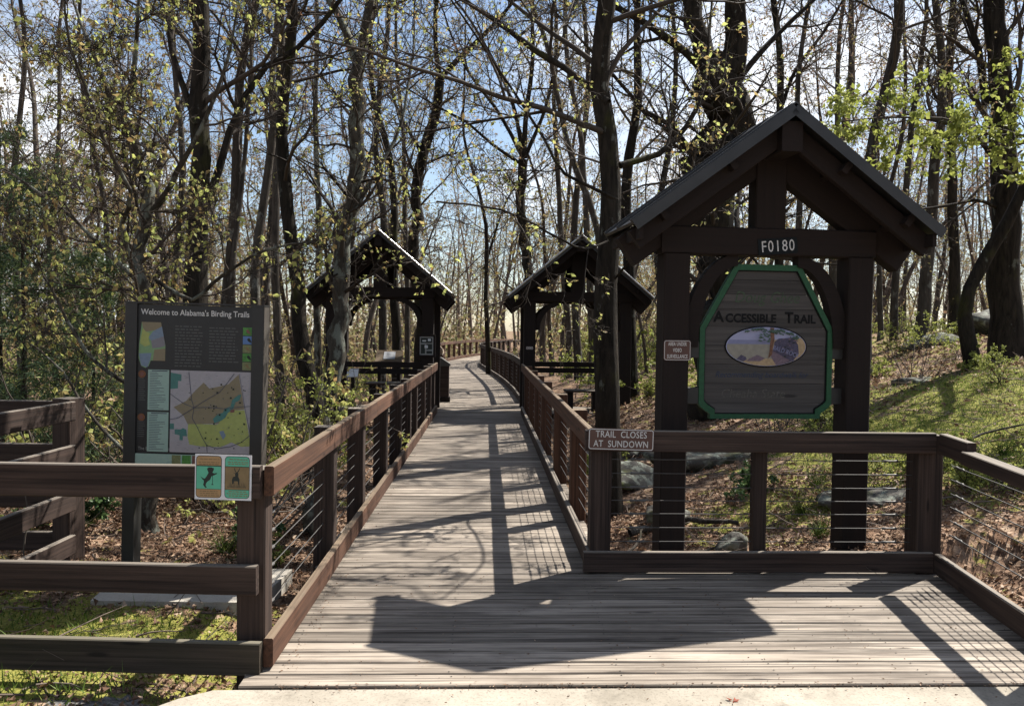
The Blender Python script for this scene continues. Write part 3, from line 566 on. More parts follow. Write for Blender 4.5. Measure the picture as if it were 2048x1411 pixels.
# landing rail under the kiosk
railing('railing', 'dark cable railing of the landing under the green framed sign', [(.80, 6.035), (3.44, 6.035)], 1, [.13, 1.34, 2.62], [0, 2.64], mats=('rail_wood_old', 'rail_wood_old', 'rail_wood_old'), post_w=[.155, .10, .19], buckle=(.42, 2.36))
# side rail of the landing, returning towards the viewer
sr = empty('railing', (3.3, 5, 0), label='short cable railing with bleached top coming forward at the right edge', cat='railing', group='boardwalk railings')
def spx(y): return 3.47 - .15 * (6.0 - y)
beam('top_rail', (spx(5.99) + .01, 5.99, .99), (spx(5.52) + .01, 5.52, .985), .06, .155, 'rail_wood_old', sr)
beam('top_rail', (spx(5.53) - .02, 5.51, .958), (spx(3.2) - .02, 3.2, .93), .10, .09, 'rail_wood_old', sr)
beam('curb_board', (spx(5.99) - .01, 5.98, .092), (spx(3.2) - .01, 3.2, .092), .05, .152, 'rail_wood_old', sr)
for yy in (4.35, 3.3): beam('post', (spx(yy) + .085, yy, -.3), (spx(yy) + .085, yy, .90), .13, .13, 'rail_wood_old', sr)
for z in CABLE_Z[1:]:
    v, f = loft_tube([(spx(5.95) + .06, 5.95, z), (spx(3.2) + .06, 3.2, z)], .0042, 6); put('cable', mesh_np('cable', v, f, 'steel_cable', True), I4, sr)
    v, f = loft_tube([(spx(5.9 - u) + .06, 5.9 - u, z) for u in (0, .03, .035, .07, .11, .145, .15, .18)], np.array([.004, .005, .012, .0075, .0075, .012, .005, .004]), 6)
    put('turnbuckle', mesh_np('turnbuckle', v, f, 'bolt_steel', True), I4, sr)
# far curved rails
def side_path(d, s0, s1, n=14):
    out = []
    for s_ in np.linspace(s0, s1, n):
        x, y, a = cl_at(s_); out.append((x - math.sin(a) * d, y + math.cos(a) * d))
    return out
fl = side_path(1.0, 4.2, 44); fr_ = side_path(-1.0, 1.7, 44)
LT = lambda p: sum(math.dist(a, b) for a, b in zip(p, p[1:]))
railing('railing', 'far curving railing along the outer side of the boardwalk bend', fl, 1, list(np.arange(.3, LT(fl), 1.8)), list(np.linspace(0, LT(fl), 14)), group='far railings')
railing('railing', 'far curving railing running on from the bench shelter', fr_, -1, list(np.arange(.3, LT(fr_), 1.8)), list(np.linspace(0, LT(fr_), 14)), group='far railings', mats=('rail_wood_old',)*3)

# plank fence joined to the corner post
pf = empty('plank_fence', (-2.2, 4.33, 0), label='weathered three-board fence in front of the birding panel', cat='fence')
def pfy(x): return 4.312 + (-1.12 - x) * .075
for zt, h, mt, xe in ((1.075, .172, 'rail_wood_old', -1.112), (.553, .152, 'rail_wood_old', -1.13), (.157, .172, 'mossy_wood', -1.104)):
    beam('fence_board', (xe, pfy(xe) + (.0 if zt > .3 else -.02), zt - h/2), (-4.2, pfy(-4.2), zt - h/2 - .012), .048, h, mt, pf, wob=.004)
beam('post', (-3.5, pfy(-3.5) + .11, -.3), (-3.5, pfy(-3.5) + .11, 1.06), .15, .15, 'rail_wood_old', pf)
for (bx, bz) in ((-1.155, 1.03), (-1.16, .945)):
    v, f = loft_tube([(bx, pfy(bx) - .03, bz), (bx, pfy(bx) - .022, bz)], .0085, 8); put('bolt', mesh_np('bolt', v, f, 'bolt_steel'), I4, pf)

# railing corner further back on the left
bf = empty('plank_fence', (-3.2, 6.6, 0), label='dark plank fence corner standing behind the fence at the left edge', cat='fence')
beam('post', (-3.21, 6.62, -.4), (-3.21, 6.62, 1.21), .17, .17, 'rail_wood_old', bf, up=(.35, 1, 0), ch=.01)
for zt in (1.20, .86, .50, .16):
    beam('fence_board', (-3.13, 6.52, zt - .08), (-3.13 - .1, 3.9, zt - .08), .045, .15, 'rail_wood_old', bf, wob=.003)
    beam('fence_board', (-3.31, 6.66, zt - .09), (-6.5, 6.72, zt - .09), .045, .15, 'rail_wood_old', bf, wob=.003)
beam('post', (-5.6, 6.8, -.4), (-5.6, 6.8, 1.2), .16, .16, 'rail_wood_old', bf)

# ---------------------------------------------------------------- kiosks
def kiosk(name, label, O, th, a, w, e, eb, b, za, ze, zbeam, rows=(0.0,), zb=-.45, brace_drop=.62, rd=.30, group=None, zfloor=None):
    """gabled timber frame; local x along the gable, local y away from the viewer"""
    mw = Matrix.Translation((O[0], O[1], 0)) @ Matrix.Rotation(th, 4, 'Z')
    E = empty(name, (O[0], O[1], 0), th, label=label, cat='kiosk', group=group)
    P = lambda x, y_, z: mw @ Vector((x, y_, z))
    ax = mw.to_3x3() @ Vector((0, 1, 0)); slope = (za - ze) / b; L = math.hypot(b, za - ze); cs, sn = b / L, (za - ze) / L
    bh = .215
    for yr in rows:
        for sgn in (-1, 1):
            beam('post', P(sgn*a, yr, zb), P(sgn*a, yr, zbeam - bh - .001), w, w, 'kiosk_wood', E, up=ax, ch=.01)
        beam('tie_beam', P(-a - w/2 - .02, yr, zbeam - bh/2), P(a + w/2 + .02, yr, zbeam - bh/2), w*.86, bh, 'kiosk_wood', E, ch=.01)
        beam('king_post', P(0, yr, zbeam + .001), P(0, yr, za - .14), w*1.2, w*.8, 'kiosk_wood', E, up=ax, ch=.008)
        for sgn in (-1, 1):
            o = -.035 - rd/2     # rafter axis below the roof skin
            p0 = (sgn*(.0 - sn*o*0), za + o/cs); p1 = (sgn*(b - .02), ze + .014 + o/cs)
            beam('rafter', P(p0[0], yr + sgn*.004, p0[1] - .02), P(p1[0], yr + sgn*.004, p1[1]), w*.62, rd, 'kiosk_wood', E, ch=.008)
            inn = []; out = []
            x0 = a - w/2; z0 = zbeam - bh
            for k in range(9):
                u = k/8*math.pi/2; rx, rz_ = x0*.62, brace_drop
                inn.append((sgn*(x0 - rx + rx*math.cos(u) - .09*math.cos(u)), z0 - rz_ + rz_*math.sin(u) - .08*math.sin(u)))
                out.append((sgn*(x0 - rx + (rx+.03)*math.cos(u)), z0 - rz_ + (rz_+.012)*math.sin(u)))
            if sgn < 0: inn, out = out, inn
            ribbon_prism('arched_brace', inn, out, w*.5, 'kiosk_wood', mw @ Matrix.Translation((0, yr, 0)), E)
    yf, yb = -e, eb
    for sgn in (-1, 1):
        o = -.03 - .075
        beam('barge_rafter', P(sgn*.05, yf + .15, za + o/cs - .05*slope), P(sgn*(b - .01), yf + .15, ze + .007 + o/cs), .06, .15, 'kiosk_wood', E, ch=.006)
    beam('ridge_beam', P(0, yf + .035, za - .20), P(0, yb - .06, za - .20), .16, .22, 'kiosk_wood', E, ch=.008)
    for sgn in (-1, 1):
        for q in (.38, .82):
            beam('purlin', P(sgn*b*q, yf + .05, za - (za-ze)*q - .085), P(sgn*b*q, yb - .05, za - (za-ze)*q - .085), .05, .09, 'kiosk_wood', E, up=mw.to_3x3() @ Vector((sgn*sn, 0, cs)))
        # metal sheet with folded rims and standing ribs
        V = []; F = []; t_ = .022; q0 = (0.0, za + .0); q1 = (sgn*(b + .03), ze - .022)
        nrm = (sgn*sn, cs)
        prof = [(0, yf), (0, yb)]
        def quadbox(x0, z0, x1, z1, y0, y1, h0, h1):
            k = len(V)
            for (x, z) in ((x0, z0), (x1, z1)):
                for y_ in (y0, y1):
                    for h in (h0, h1): V.append((x + nrm[0]*h, y_, z + nrm[1]*h))
            for f in ((0,1,3,2),(4,6,7,5),(0,4,5,1),(2,3,7,6),(1,5,7,3),(0,2,6,4)): F.append(tuple(k+i for i in f))
        quadbox(*q0, *q1, yf, yb, 0, t_)
        for yr_ in np.linspace(yf + .02, yb - .02, max(3, int((yb-yf)/.23))): quadbox(q0[0], q0[1], q1[0]+.002*sgn, q1[1]-.001, yr_-.012, yr_+.012, t_-.001, t_+.02)
        quadbox(*q0, q1[0]+.001*sgn, q1[1], yf-.012, yf-.0005, -.048, t_+.008); quadbox(*q0, q1[0]+.001*sgn, q1[1], yb+.0005, yb+.012, -.048, t_+.008)
        put('roof_sheet', mesh_py('roof_sheet', V, F, 'roof_metal'), mw, E)
        beam('eave_board', P(sgn*(b - .03), yf + .02, ze - .075), P(sgn*(b - .03), yb - .02, ze - .075), .03, .10, 'kiosk_wood', E)
    V = []
    prism('ridge_cap', [(-.11, za - .11*slope + .032), (0, za + .045), (.11, za - .11*slope + .032), (0, za + .030)], yb - yf + .03, 'roof_metal', mw @ Matrix.Translation((0, (yb+yf)/2, 0)), E)
    return E, mw
KO = (2.27, 6.46); KTH = .075
kE, kM = kiosk('sign_kiosk', 'dark timber gable kiosk framing the green bordered trail sign', KO, KTH, .75, .205, .46, .40, 1.165, 3.45, 2.59, 2.615, brace_drop=.72, rd=.25)
shL, shLM = kiosk('shelter_kiosk', 'dark gabled shelter with a framed poster on its post', (-2.09, 18.4), 0.0, 1.02, .25, 1.15, 1.3, 1.50, 3.80, 2.53, 2.66, rows=(-.55, .75), group='gabled shelters beside the boardwalk')
shR, shRM = kiosk('shelter_kiosk', 'dark gabled shelter with a bench beyond the lichened oak', (2.16, 18.4), 0.0, 1.04, .25, 1.15, 1.3, 1.50, 3.76, 2.50, 2.62, rows=(-.55, .75), group='gabled shelters beside the boardwalk')
for E, mwk, zs_ in ((shL, shLM, (3.80, 2.53)), (shR, shRM, (3.76, 2.50))):
    for sg in (-1, 1):                                     # metal tube added along the front gable to catch a sun glint
        v, f = loft_tube([tuple(mwk @ Vector((sg*.01, -1.168, zs_[0] + .022))), tuple(mwk @ Vector((sg*1.535, -1.168, zs_[1] - .002)))], .02, 8)
        put('glint_tube', mesh_np('glint_tube', v, f, 'glint_metal', True), I4, E)
for E, mwk, sg in ((shL, shLM, -1), (shR, shRM, 1)):
    for k in range(8): beam('floor_plank', mwk @ Vector((-1.15, -.62 + k*.2, -.02)), mwk @ Vector((1.15, -.62 + k*.2, -.02)), .19, .04, 'deck_wood', E)
    for z in (1.0, .86): beam('guard_rail', mwk @ Vector((-.9, -.57 if sg < 0 else .7, z)), mwk @ Vector((.9, -.57 if sg < 0 else .7, z)), .045, .12, 'kiosk_wood', E)
    for z in CABLE_Z[:-1]:
        v, f = loft_tube([tuple(mwk @ Vector((-.9, .75, z))), tuple(mwk @ Vector((.9, .75, z)))], .005, 5); put('cable', mesh_np('cable', v, f, 'steel_cable'), I4, E)
# extra post carrying the inner corner of the poster shelter
beam('post', (-.93, 18.75, -.3), (-.93, 18.75, 2.44), .17, .17, 'kiosk_wood', shL, up=(0, 1, 0))

# benches in the shelters
def bench(name, label, c, rz, L=.9, D=.42, H=.46):
    E = empty(name, (c[0], c[1], c[2]), rz, label=label, cat='bench', group='shelter benches'); mw = Matrix.Translation(c) @ Matrix.Rotation(rz, 4, 'Z')
    for k in range(3): beam('seat_plank', mw @ Vector((-L/2, -D/3 + k*D/3, H)), mw @ Vector((L/2, -D/3 + k*D/3, H)), D/3 - .012, .045, 'rail_wood_old', E)
    for sx in (-1, 1): beam('leg', mw @ Vector((sx*(L/2 - .12), 0, 0)), mw @ Vector((sx*(L/2 - .12), 0, H - .024)), .30, .12, 'kiosk_wood', E, up=(mw.to_3x3() @ Vector((1, 0, 0))))
    return E
bench('bench', 'low plank bench inside the poster shelter', (-1.95, 17.55, .0), 0.0, .75, .5, .62)
bench('bench', 'low plank bench inside the shelter beyond the oak', (2.35, 18.3, .0), 0.0, .8, .5, .45)
E = empty('reading_lectern', (-2.02, 19.0, 0), label='slanted glass-topped reading lectern in the poster shelter', cat='lectern')
for sx in (-.22, .22): beam('leg', (-2.02 + sx, 19.0, 0), (-2.02 + sx, 19.0, 1.02), .08, .08, 'kiosk_wood', E, up=(0, 1, 0))
beam('sloped_board', (-2.32, 19.0, 1.13), (-1.72, 19.0, 1.13), .42, .05, 'rail_wood', E, up=(0, -.6, .8))
beam('printed_sheet', (-2.14, 18.985, 1.162), (-1.88, 18.985, 1.162), .26, .006, 'paper_white', E, up=(0, -.6, .8), ch=.001)
E = empty('display_ledge', (-2.62, 17.5, 0), label='small pale sloped plaque at the poster shelter corner', cat='plaque')
beam('stand', (-2.62, 17.5, -.2), (-2.62, 17.5, .80), .07, .07, 'kiosk_wood', E, up=(0, 1, 0))
beam('plate', (-2.74, 17.5, .83), (-2.50, 17.5, .83), .2, .02, 'paper_white', E, up=(0, -.8, .6), ch=.002)
# waste bin pedestal by the boardwalk
E = empty('litter_bin', (-.86, 20.35, 0), label='brown litter bin with sloped lid beside the boardwalk', cat='bin')
box('plinth', (-.86, 20.35, .06), (.40, .40, .12), 'kiosk_wood', E); box('body', (-.86, 20.35, .50), (.34, .34, .76), 'rail_wood_old', E)
prism('lid', [(-.20, .88), (.20, .88), (.20, .93), (-.02, 1.08), (-.20, 1.08)], .40, 'panel_side', Matrix.Translation((-.86, 20.35, 0)), E)
E = empty('framed_poster', (-1.07, 17.70, 1.0), label='small framed poster fixed to the dark shelter post', cat='poster')
pm = Matrix.Translation((-1.09, 17.705, 1.42))
for p0, p1 in (((-.19, 0, .22), (.19, 0, .22)), ((-.19, 0, -.22), (.19, 0, -.22))): beam('frame_bar', pm @ Vector(p0), pm @ Vector(p1), .035, .05, 'kiosk_wood', E)
for x in (-.17, .17): beam('frame_bar', pm @ Vector((x, 0, -.195)), pm @ Vector((x, 0, .195)), .05, .033, 'kiosk_wood', E, up=(0, 1, 0))
prism('sheet', [(-.145, -.195), (.145, -.195), (.145, .195), (-.145, .195)], .01, 'print_grey', pm, E)
multi_rects('print', [(-.12, .06, .12, .17), (-.12, -.17, -.03, .03), (.0, -.08, .12, .04), (.0, -.17, .12, -.11)], 'print_ink', pm, E, -.0065)
multi_rects('print', [(-.04, -.05, .03, .01), (-.09, .09, -.01, .12), (.03, .10, .09, .15)], 'paper_white', pm, E, -.0075)
def plate_sign(name, label, c, w, h, mw, lines, size, mat='sign_brown', ink='sign_white', sx=.9, bold=.0, border=.008, sp=1.0, gap=1.15):
    E = empty(name, mw.translation, label=label, cat='sign'); r = .02
    def rr(w_, h_, r_):
        o = []
        for cx, cz, a0 in ((w_/2-r_, h_/2-r_, 0), (-w_/2+r_, h_/2-r_, 90), (-w_/2+r_, -h_/2+r_, 180), (w_/2-r_, -h_/2+r_, 270)):
            for k in range(5): o.append((cx + r_*math.cos(R(a0+k*22.5)), cz + r_*math.sin(R(a0+k*22.5))))
        return o
    pl = prism('plate', rr(w, h, r), .005, mat, mw, E)
    a = rr(w - .008, h - .008, r - .003); b_ = rr(w - .008 - 2*border, h - .008 - 2*border, r - .008); n = len(a)
    V = [(x, -.0032, z) for x, z in a + b_]; F = [(i, (i+1) % n, (i+1) % n + n, i + n) for i in range(n)]
    put('border', mesh_py('border', V, F, ink), mw, pl)
    for i, ln in enumerate(lines):
        text('lettering', ln, size, ink, mw @ Matrix.Translation((0, -.0035, (len(lines)-1)/2*size*gap*.86 - i*size*gap*.86)), pl, sx=sx, bold=bold, sp=sp)
    return E
_se = plate_sign('shelter_sign', 'small brown plate on the bench shelter post', None, .15, .065, Matrix.Translation((1.12, 17.718, 1.40)), [], .03)
multi_rects('small_print', [(-.045, -.008, -.012, .010), (-.004, -.008, .045, .010)], 'sign_white', Matrix.Translation((1.12, 17.718, 1.40)), _se, -.0035)

# ---------------------------------------------------------------- signs
plate_sign('closing_sign', 'brown metal sign reading TRAIL CLOSES AT SUNDOWN on the railing', None, .485, .158, Matrix.Translation((1.062, 5.998, 1.002)) @ Matrix.Rotation(R(1.2), 4, 'Y'), ['TRAIL  CLOSES', 'AT  SUNDOWN'], .068, sx=.80, bold=.0006, sp=1.06, gap=1.2, border=.006)
def KM(x, z, y_): return kM @ Matrix.Translation((x, y_, z))
plate_sign('surveillance_sign', 'small brown sign reading AREA UNDER VIDEO SURVEILLANCE on the kiosk post', None, .215, .158, KM(-.742, 1.655, -.107), ['AREA UNDER', 'VIDEO', 'SURVEILLANCE'], .040, sx=.56, bold=.0007, sp=1.1, gap=1.38, border=.004)
E = empty('number_plate', kM @ Vector((.06, -.1, 2.45)), label='tilted dark plate with white number F0180 on the kiosk beam', cat='plate')
nm_ = KM(.055, 2.475, -.094) @ Matrix.Rotation(R(-5), 4, 'Y')
prism('plate', [(-.16, -.062), (.16, -.062), (.16, .062), (-.16, .062)], .006, 'plate_dark', nm_, E)
text('lettering', 'F0180', .125, 'sign_white', nm_ @ Matrix.Translation((0, -.0045, -.002)), E, sx=.78, sp=1.18)

def trail_sign():
    E = empty('trail_sign', kM @ Vector((0, 0, 1.12)), label='grey board sign with green border and oval scene reading ACCESSIBLE TRAIL', cat='sign')
    mw = kM @ Matrix.Translation((.01, -.01, 0))
    # outer and inner outlines, same point count
    def outline(sx, zt, zsh, zb1, zb2, wt, wb, nt):
        right = [(wt, zt), (sx, zsh), (sx, zb1)] + [(sx - nt*(1 - math.cos(R(k*30))) * .5 - nt*.5*(k/3), zb1 - (zb1 - zb2 - .0) * .62 * (k/3)) for k in (1, 2, 3)] + [(wb, zb2 + (zb1-zb2)*.30), (wb, zb2)]
        return right + [(-x, z) for x, z in reversed(right)]
    out = outline(.548, 2.335, 1.83, 1.235, 1.12, .268, .455, .085)
    inn = outline(.507, 2.289, 1.818, 1.262, 1.157, .244, .416, .085)
    # individual boards clipped to the inner outline
    def clip(poly, z0, z1):
        def half(p, c, keep):
            r = []
            for i in range(len(p)):
                a, b = p[i], p[(i+1) % len(p)]; ia, ib = keep(a[1], c), keep(b[1], c)
                if ia: r.append(a)
                if ia != ib: t = (c - a[1]) / (b[1] - a[1]); r.append((a[0] + t*(b[0]-a[0]), c))
            return r
        return half(half(poly, z0, lambda z, c: z >= c), z1, lambda z, c: z <= c)
    zs = [1.10, 1.245, 1.395, 1.55, 1.70, 1.845, 1.985, 2.10, 2.215, 2.30]
    for a, b in zip(zs, zs[1:]):
        p = clip(inn, a + .0012, b - .0012)
        if len(p) > 2: prism('board', p, .03 + random.uniform(-.002, .002), 'sign_board', mw @ Matrix.Translation((0, .012, 0)), E)
    prism('added_backing', [(x*.99, 1.72 + (z-1.72)*.99) for x, z in inn], .012, 'black_paint', mw @ Matrix.Translation((0, .036, 0)), E)  # added panel that stops light showing through the board gaps
    ribbon_prism('green_border', inn + inn[:1], out + out[:1], .05, 'green_paint', mw, E)
    def sc_(p, k): return [(x*(1-k/abs(.5)) if False else x, z) for x, z in p]
    inn2 = [(x*.985, 1.72 + (z-1.72)*.985) for x, z in inn]
    ribbon_prism('dark_groove', inn2 + inn2[:1], inn + inn[:1], .012, 'black_paint', mw @ Matrix.Translation((0, -.008, 0)), E)
    for z in (1.66, 1.30):
        for sg in (-1, 1): box('bracket', kM @ Vector((sg*.60 + .01, -.02, z)), (.10, .02, .13), 'panel_frame', E, KTH)
    fy = -.0065
    T = lambda x, z: mw @ Matrix.Translation((x, fy, z))
    text('lettering', 'A', .118, 'black_paint', T(-.392, 1.918), E, sx=1.0, bold=.004)
    text('lettering', 'CCESSIBLE', .093, 'black_paint', T(-.128, 1.908), E, sx=.97, bold=.0035, sp=1.0)
    text('lettering', 'T', .118, 'black_paint', T(.188, 1.918), E, sx=.95, bold=.004)
    text('lettering', 'RAIL', .093, 'black_paint', T(.318, 1.908), E, sx=.97, bold=.0035, sp=1.0)
    text('faded_lettering', 'Doug Ghee', .125, 'carved_green', T(.0, 2.075), E, sx=.92, shear=.25)
    text('faded_lettering', 'Recommending boardwalk for', .066, 'carved_blue', T(-.03, 1.465), E, sx=.95, shear=.3)
    text('faded_lettering', 'Cheaha State', .10, 'carved_grey', T(-.10, 1.315), E, sx=1.0, shear=.2)
    # oval scene
    cx, cz, a, b = .0, 1.69, .330, .154
    ell = lambda ka, kb, n=40: [(cx + a*ka*math.cos(2*math.pi*i/n), cz + b*kb*math.sin(2*math.pi*i/n)) for i in range(n)]
    prism('oval_rim', ell(1.03, 1.06), .012, 'black_paint', mw @ Matrix.Translation((0, -.006, 0)), E)
    ov = prism('oval_scene', ell(1, 1), .004, 'scene_sky', mw @ Matrix.Translation((0, -.012, 0)), E)
    def inside(pts): # clip a layer polygon to the oval by radial limiting
        r = []
        for x, z in pts:
            k = math.hypot(x, z); r.append((cx + a*x/max(1, k/.985), cz + b*z/max(1, k/.985)))
        return r
    def arc(a0, a1, n=14): return [(math.cos(R(a0 + (a1-a0)*i/n)), math.sin(R(a0 + (a1-a0)*i/n))) for i in range(n+1)]
    lay = [0]
    def layer(pts, mat):
        lay[0] += 1; flat('scene_layer', inside(pts), mat, mw, ov, -.0142 - .0004*lay[0])
    layer(arc(160, 380) + [], 'scene_haze'); layer(arc(173, 367), 'scene_plain')
    layer([(-.75, -.66), (-.62, -.42), (-.5, -.55), (-.45, -.85)] , 'scene_rock')
    layer([(-.6, -.8), (-.42, -.62), (-.22, -.42), (-.02, -.6), (.15, -.62), (.3, -1.0), (.0, -1.0), (-.3, -.95)], 'scene_sand')
    layer([(-.5, -.75), (-.42, -.62), (-.22, -.42), (-.02, -.6), (-.15, -.75)], 'scene_rock_low')
    layer([(.2, .35)] + arc(28, -62) + [(.3, -.95), (.12, -.5)], 'scene_sand')
    layer([(.2, .25), (.3, .42), (.68, .48), (.80, .1), (.82, -.35), (.7, -.72), (.45, -.9), (.25, -.95), (.14, -.5)], 'scene_rock')
    layer([(.14, -.18), (.6, -.7), (.45, -.9), (.25, -.95), (.12, -.5)], 'scene_rock_low')
    layer([(.09, 1), (.19, 1), (.2, .4), (.16, -.1), (.15, -.4), (.05, -.6), (.08, -.2), (.1, .4)], 'scene_bark')
    rr_ = random.Random(3)
    for k in range(60):
        u = rr_.uniform(-.55, .78); z = .97*math.sqrt(max(0, 1-u*u)) - rr_.uniform(.02, .28 if u > -.1 else .08)
        if u < -.05 or True:
            s_ = rr_.uniform(.02, .065); layer([(u-s_, z), (u-s_*.3, z+s_*1.2), (u+s_, z+s_*.4), (u+s_*.4, z-s_*1.3)], 'scene_leaf')
    for k in range(26):
        u = rr_.uniform(.24, .78); z = rr_.uniform(-.8, .42); s_ = rr_.uniform(.02, .05)
        if u*u + z*z < .8: layer([(u-s_, z), (u, z+s_), (u+s_, z+.01), (u+.3*s_, z-s_)], rr_.choice(['scene_rock_low', 'print_ink']))
    for k in range(16):
        u = rr_.uniform(-.22, .05); z = rr_.uniform(.25, .7); s_ = .05; layer([(u-s_, z), (u, z+s_), (u+s_, z-.02), (u, z-s_)], 'scene_leaf')
    tm = mw @ Matrix.Translation((cx + a*.44, -.0142 - .0004*(lay[0]+2), cz - b*.25)) @ Matrix.Rotation(R(17), 4, 'Y')
    text('lettering', 'BALD ROCK', .05, 'scene_haze', tm, ov, sx=.82)
trail_sign()

# laminated notice on the top fence board
def notice():
    mw = Matrix.Translation((-1.303, 4.297, 1.016)) @ Matrix.Rotation(R(-4.2), 4, 'Z') @ Matrix.Rotation(R(.6), 4, 'Y')
    E = empty('paper_notice', mw.translation, label='laminated notice with leashed dog and deer pictures on the fence', cat='notice')
    w, h = .296, .235
    E = prism('sheet', [(-w/2, -h/2), (w/2, -h/2), (w/2, h/2), (-w/2, h/2)], .002, 'paper_white', mw, E)
    y0 = -.0014
    def rr(x0, z0, x1, z1, r):
        o = []
        for cx, cz, a0 in ((x1-r, z1-r, 0), (x0+r, z1-r, 90), (x0+r, z0+r, 180), (x1-r, z0+r, 270)):
            for k in range(4): o.append((cx + r*math.cos(R(a0+k*30)), cz + r*math.sin(R(a0+k*30))))
        return o
    flat('card', rr(-.142, -.108, -.008, .110, .018), 'print_ink', mw, E, y0); flat('card', rr(-.139, -.105, -.011, .107, .016), 'print_tan', mw, E, y0-.0004)
    flat('card', rr(.008, -.108, .138, .110, .018), 'print_ink', mw, E, y0); flat('card', rr(.011, -.105, .135, .107, .016), 'print_green', mw, E, y0-.0004)
    multi_rects('picture', [(-.139, -.062, -.011, .055)], 'print_green', mw, E, y0-.0008); multi_rects('picture', [(.011, -.062, .135, .055)], 'print_brown', mw, E, y0-.0008)
    multi_rects('picture_edge', [(-.139, .055, -.011, .060), (-.139, -.064, -.011, -.062), (.011, .055, .135, .058), (.011, -.064, .135, -.062)], 'print_ink', mw, E, y0-.001)
    dog = [(-.118, .002), (-.107, -.014), (-.101, -.018), (-.100, -.030), (-.104, -.040), (-.096, -.052), (-.090, -.057), (-.084, -.054), (-.091, -.046), (-.089, -.036), (-.083, -.026), (-.067, -.014), (-.060, .004), (-.046, .010), (-.032, .017), (-.032, .022), (-.047, .019), (-.056, .024), (-.050, .034), (-.048, .046), (-.060, .050), (-.076, .050), (-.084, .042), (-.080, .030), (-.076, .022), (-.086, .004), (-.096, -.010), (-.106, -.006)]
    flat('dog_silhouette', dog, 'print_ink', mw, E, y0-.0012)
    multi_rects('leash', [(-.056, -.036, -.0535, .012), (-.060, -.041, -.050, -.036)], 'print_ink', mw, E, y0-.0012)
    deer = [[(.048, -.034), (.046, -.012), (.052, .004), (.068, .008), (.080, .004), (.086, -.010), (.084, -.034), (.079, -.034), (.078, -.018), (.058, -.018), (.054, -.034)],
            [(.064, .004), (.062, .020), (.066, .028), (.073, .029), (.079, .024), (.080, .014), (.078, .002)], [(.066, .027), (.060, .036), (.057, .050), (.060, .050), (.063, .040), (.069, .030)], [(.072, .029), (.080, .038), (.085, .051), (.088, .050), (.084, .036), (.077, .027)], [(.058, .022), (.052, .027), (.062, .025)], [(.080, .020), (.090, .027), (.082, .023)]]
    for g in range(16):
        gx = .024 + g*.0062; gh = .012 + .022*abs(math.sin(g*2.3)); deer.append([(gx, -.052), (gx + .003, -.052), (gx + .004*math.sin(g), -.052 + gh)])
    V = []; F = []
    for pl in deer: F.append(tuple(range(len(V), len(V)+len(pl)))); V += [(x, y0-.0012, z) for x, z in pl]
    tag(put('deer_drawing', mesh_py('deer_drawing', V, F, 'print_ink'), mw, E), kind='stuff')
    rows = []; r2 = random.Random(5)
    for x0, zz in ((-.13, (.092, .076, .066)), (-.13, (-.074, -.085, -.096)), (.02, (.094, .080, .070)), (.02, (-.072, -.083, -.094))):
        for z in zz:
            x = x0 + r2.uniform(0, .012)
            while x < x0 + .105:
                l = r2.uniform(.008, .022); rows.append((x, z-.0022, min(x+l, x0+.11), z+.0022)); x += l + .004
    multi_rects('small_print', rows, 'print_brown', mw, E, y0-.0012)
notice()

